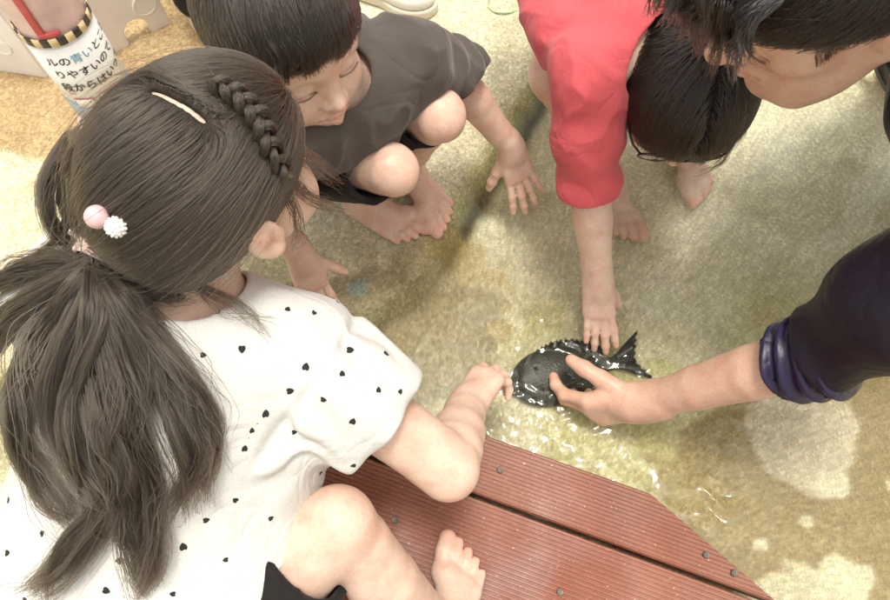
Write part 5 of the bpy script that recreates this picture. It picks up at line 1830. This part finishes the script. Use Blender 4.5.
# ---- the sign wrapped round a post at the upper left
def build_sign():
    root = empty('sign_post')
    tag(root, 'round post wrapped in a white printed notice with striped tape above', 'sign post')
    R = .055
    base = W(50, 14, SLAB + .240)
    up = unit(A(-.01, .0, 1))
    toC = unit(A(-base[0], -base[1], 0)); sx = np.cross(A(0, 0, 1), toC)     # sx: to the right as one reads
    def cyl(a, z, r=R): return A(base[0], base[1], SLAB + z) + (toC * math.cos(a) + sx * math.sin(a)) * r
    def band(name, z0, z1, r, mat, a0=-math.pi, a1=math.pi, n=64, tilt=0.0, parent=None, th=.0012):
        V, F = [], []
        full = abs(a1 - a0 - 2 * math.pi) < 1e-6
        for i in range(n + (0 if full else 1)):
            a = a0 + (a1 - a0) * i / n
            dz = tilt * math.sin(a)
            V += [cyl(a, z0 + dz, r), cyl(a, z1 + dz, r), cyl(a, z1 + dz, r - th), cyl(a, z0 + dz, r - th)]
        m_ = n if full else n
        N_ = len(V) // 4
        for i in range(m_):
            p, q = 4 * i, 4 * ((i + 1) % N_)
            F += [(p, q, q + 1, p + 1), (p + 1, q + 1, q + 2, p + 2), (p + 2, q + 2, q + 3, p + 3), (p + 3, q + 3, q, p)]
        if not full:
            F += [(0, 1, 2, 3), (4 * n, 4 * n + 3, 4 * n + 2, 4 * n + 1)]
        return pyd(name, V, F, mat, parent or root, True)
    post = simple('pale_pink_plastic', (0.70, 0.50, 0.47), 0.35, 0.15, 25, 0.2, 60)
    white = simple('laminated_paper', (0.82, 0.81, 0.78), 0.3, 0.03, 12)
    blue = simple('print_blue_grey', (0.33, 0.42, 0.47), 0.3, 0.08, 40)
    red = simple('print_red', (0.66, 0.09, 0.10), 0.35, 0.1, 40)
    yel = simple('tape_yellow', (0.75, 0.60, 0.33), 0.35, 0.1, 60)
    blk = simple('tape_black', (0.045, 0.03, 0.022), 0.35, 0.1, 60)
    ink = simple('print_black', (0.03, 0.025, 0.022), 0.4, 0.1, 80)
    cy = simple('print_sky_blue', (0.22, 0.47, 0.68), 0.4, 0.1, 80)
    # post body: closed cylinder
    V, F = [], []
    n = 48
    prof = [(0, 0), (R + .012, 0), (R + .012, .012), (R - .003, .020), (R - .003, .40), (0, .40)]
    for r, z in prof[1:-1]:
        V += [cyl(2 * math.pi * i / n, z, r) for i in range(n)]
    for k in range(3):
        for i in range(n):
            F.append((k * n + i, k * n + (i + 1) % n, (k + 1) * n + (i + 1) % n, (k + 1) * n + i))
    F.append(tuple(range(n))[::-1]); F.append(tuple(3 * n + i for i in range(n)))
    pyd('post', V, F, post, root, False)
    paper = band('notice', .050, .226, R, white, -1.9, 1.9)
    band('blue_panel', .052, .098, R + .0008, blue, -1.88, 1.88, parent=paper, th=.0006)
    t0, t1 = .228, .243
    ns = 28
    for i in range(ns):
        a0 = -math.pi + 2 * math.pi * i / ns; a1 = a0 + 2 * math.pi / ns
        band('tape_stripe', t0, t1, R + .0018, blk if i % 2 else yel, a0, a1, 4, th=.0016)
    band('red_stripe', .246, .395, R + .0012, red, -.62, -.42, 6, th=.0015)
    band('red_ring', .246, .254, R + .0012, red, -.62, -.05, 20, th=.0015)
    film = simple('clear_film', (0.85, 0.80, 0.76), 0.15, 0.05, 10)
    # lettering laid round the cylinder
    def text(body, z, size, a_start, mat, name='lettering', bold=.0):
        cu = bpy.data.curves.new('t', 'FONT'); cu.body = body; cu.size = size; cu.offset = bold; cu.resolution_u = 3
        ob = bpy.data.objects.new('t', cu); C.objects.link(ob)
        dg = bpy.context.evaluated_depsgraph_get(); dg.update()
        me = bpy.data.meshes.new_from_object(ob.evaluated_get(dg))
        bpy.data.objects.remove(ob); bpy.data.curves.remove(cu)
        bm = bmesh.new(); bm.from_mesh(me)
        bmesh.ops.triangulate(bm, faces=bm.faces)
        xmax = 0
        for v in bm.verts:
            xmax = max(xmax, v.co.x)
            v.co = Vector(cyl(a_start + v.co.x / R, z + v.co.y, R + .0012))
        bm.to_mesh(me); bm.free()
        me.name = name
        link(name, me, mat, paper)
        return a_start + xmax / R
    a = text('ルの', .1900, .0190, -.92, ink, bold=.0003)
    a = text('青い', .1900, .0190, a + .02, cy, bold=.0003)
    text('ところ', .1900, .0190, a + .02, ink, bold=.0003)
    text('りやすいので', .1625, .0190, -.92, ink, bold=.0003)
    text('段からはいって', .1330, .0190, -.98, ink, bold=.0004)
    text('階段', .1230, .0070, -.92, red)
    for a0, z0 in ((-.86, .092), (-.10, .096)):
        b = band('speech_box', z0, z0 + .021, R + .0016, red, a0, a0 + .56, 12, parent=paper, th=.0006)
        band('speech_fill', z0 + .0015, z0 + .0195, R + .0022, white, a0 + .022, a0 + .538, 12, parent=paper, th=.0006)
        for q in range(2):
            text('すべります' if q == 0 else 'ご注意', z0 + .011 - .007 * q, .0050, a0 + .09, blue)
build_sign()

# ---- white moulded plastic fence section behind the post
def build_panel(p0, p1, label, arches, hollows):
    m = simple('white_plastic', (0.86, 0.84, 0.81), 0.4, 0.04, 15)
    X = unit(p1 - p0); Wd = np.linalg.norm(p1 - p0)
    Y = A(-X[1], X[0], 0)
    if Y[1] < 0: Y = -Y
    Hh, T = .26, .022
    out = [(0, 0)]
    # bottom edge with arches
    def arch(cx, r, h):
        return [(cx - r, 0)] + [(cx - r * math.cos(t), h + r * math.sin(t)) for t in np.linspace(0, math.pi, 12)] + [(cx + r, 0)]
    for a_ in arches:
        out += arch(Wd * a_, .024, .026)
    out += [(Wd, 0), (Wd, Hh - .03), (Wd - .03, Hh), (.03, Hh), (0, Hh - .03)]
    bm = bmesh.new()
    vs_ = [bm.verts.new(Vector(p0 + X * x + A(0, 0, z))) for x, z in out]
    f = bm.faces.new(vs_)
    r = bmesh.ops.extrude_face_region(bm, geom=[f])
    bmesh.ops.translate(bm, verts=[v for v in r['geom'] if isinstance(v, bmesh.types.BMVert)], vec=Vector(Y * T))
    bmesh.ops.recalc_face_normals(bm, faces=bm.faces)
    bmesh.ops.bevel(bm, geom=[e for e in bm.edges if e.calc_face_angle(0) > .9], offset=.003, segments=2, affect='EDGES')
    root = empty('plastic_fence')
    tag(root, label, 'fence', 'plastic fence sections')
    me = bpy.data.meshes.new('board'); bm.to_mesh(me); bm.free()
    link('board', me, m, root)
    # round hollows: a raised ring with a sunk disc
    for cx, cz, rr in [(Wd * q[0], q[1], q[2]) for q in hollows]:
        c = p0 + X * cx + A(0, 0, cz) - Y * .0005
        ring = [c + (X * math.cos(a) + A(0, 0, 1) * math.sin(a)) * rr for a in np.linspace(0, 2 * math.pi, 32, endpoint=False)]
        tube('round_rim', ring, .0028, m, root, 8, True)
        pyd('round_disc', [c - Y * .0015 + (p - c) * .93 for p in ring] + [c - Y * .0002 + (p - c) * .93 for p in ring], [tuple(range(32)), tuple(range(32, 64))[::-1]] + [(i, 32 + i, 32 + (i + 1) % 32, (i + 1) % 32) for i in range(32)], m, root)
build_panel(W(72, 78, SLAB), W(172, 26, SLAB), 'white moulded plastic fence section with arched cut-outs behind the wrapped post', (.24, .70), ((.86, .070, .021), (.42, .16, .021)))
build_panel(W(-75, 62, SLAB), W(50, 80, SLAB), 'pale plastic fence section leaning at the edge beside the wrapped post', (.30,), ((.80, .075, .016), (.62, .14, .016), (.84, .16, .016)))

# ---- bystanders: a white shoe at the top edge, and a trouser leg with a lacy shoe
def build_shoe(name, label, heel, toe, zg, L, upper, sole, leg=None, root=None):
    F = unit(toe - heel); N = A(0, 0, 1); Sd = np.cross(N, F)
    O = np.array([heel[0], heel[1], zg])
    def loc(f, s, n): return O + L * (F * f + Sd * s + N * n)
    if root is None:
        root = empty(name); tag(root, label, 'shoe')
    M = np.stack([F, Sd, N], 1)
    up = [U(ell(loc(.16, 0, .20), A(.16, .145, .18) * L, M), .01), U(cap(loc(.2, 0, .2), loc(.70, 0, .13), .15 * L, .13 * L), .05 * L), U(ell(loc(.76, .0, .13), A(.235, .17, .115) * L, M), .05 * L), U(ell(loc(.45, 0, .14), A(.40, .135, .12) * L, M), .04 * L)]
    up += [I(plane(loc(0, 0, .085), -N), .004), S(ell(loc(.15, 0, .42), A(.15, .10, .20) * L, M), .006)]
    V, Q = mesh_sdf(up, O - L * 1.3, O + L * 1.3, .0035)
    mesh_np('upper', relax(V, Q, 1), Q, upper, root)
    so = [U(ell(loc(.76, 0, .05), A(.255, .188, .5) * L, M), .01), U(ell(loc(.17, 0, .05), A(.185, .160, .5) * L, M), .01), U(ell(loc(.45, 0, .05), A(.40, .145, .5) * L, M), .05 * L), I(plane(loc(0, 0, .092), N), .004), I(plane(loc(0, 0, 0.002), -N), .004)]
    V, Q = mesh_sdf(so, O - L * 1.3, O + L * 1.3, .0035)
    mesh_np('sole', relax(V, Q, 1), Q, sole, root)
    lm = simple('shoe_seam', (0.50, 0.47, 0.42), 0.6)
    for k in range(4):
        f = .42 + .07 * k
        pts = [loc(f, s, .245 - .10 * (f - .4) - 1.9 * s * s + .01) for s in np.linspace(-.11, .11, 9)]
        tube('lace', pts, .0025, lm, root, 6)
    return root
whs = simple('white_canvas', (0.78, 0.75, 0.68), 0.6, 0.05, 60, 0.2, 500)
rub = simple('cream_rubber', (0.70, 0.64, 0.52), 0.5, 0.06, 40)
build_shoe('shoe', 'white shoe of a bystander at the top edge above the boy', W(330, -22, SLAB), W(432, 12, SLAB), SLAB, .235, whs, rub)
def build_leg():
    root = empty('person')
    tag(root, 'black trouser leg and white shoe of a bystander behind the boy', 'person')
    a, t = W(212, 30, SLAB), W(240, 76, SLAB)
    build_shoe('person', '', a - unit(t - a) * .05, t, SLAB, .20, whs, rub, root=root)
    ops = chain([(a + A(0, 0, .09), .046), (a + A(-.01, .05, .40), .062), (a + A(-.02, .08, .62), .075)], .02)
    ops.append(('d', fold_noise(16, .006, A(0, 0, 1), .4, 3.0)))
    cloth('trouser_leg', ops, .005, M_blackshort, root, a - A(.15, .15, .02), a + A(.15, .25, .75))
build_leg()

# ---- thin green cord ring on the shelf near the top edge
gc = simple('green_cord', (0.35, 0.48, 0.22), 0.5)
c = W(503, 4, SLAB + .003)
o = tube('cord', [c + A(.030 * math.cos(a), .026 * math.sin(a), .0015 * math.sin(3 * a)) for a in np.linspace(0.5, 5.6, 40)], .0016, gc, None, 6)
tag(o, 'thin green cord lying in a loop near the pink shirt', 'cord')
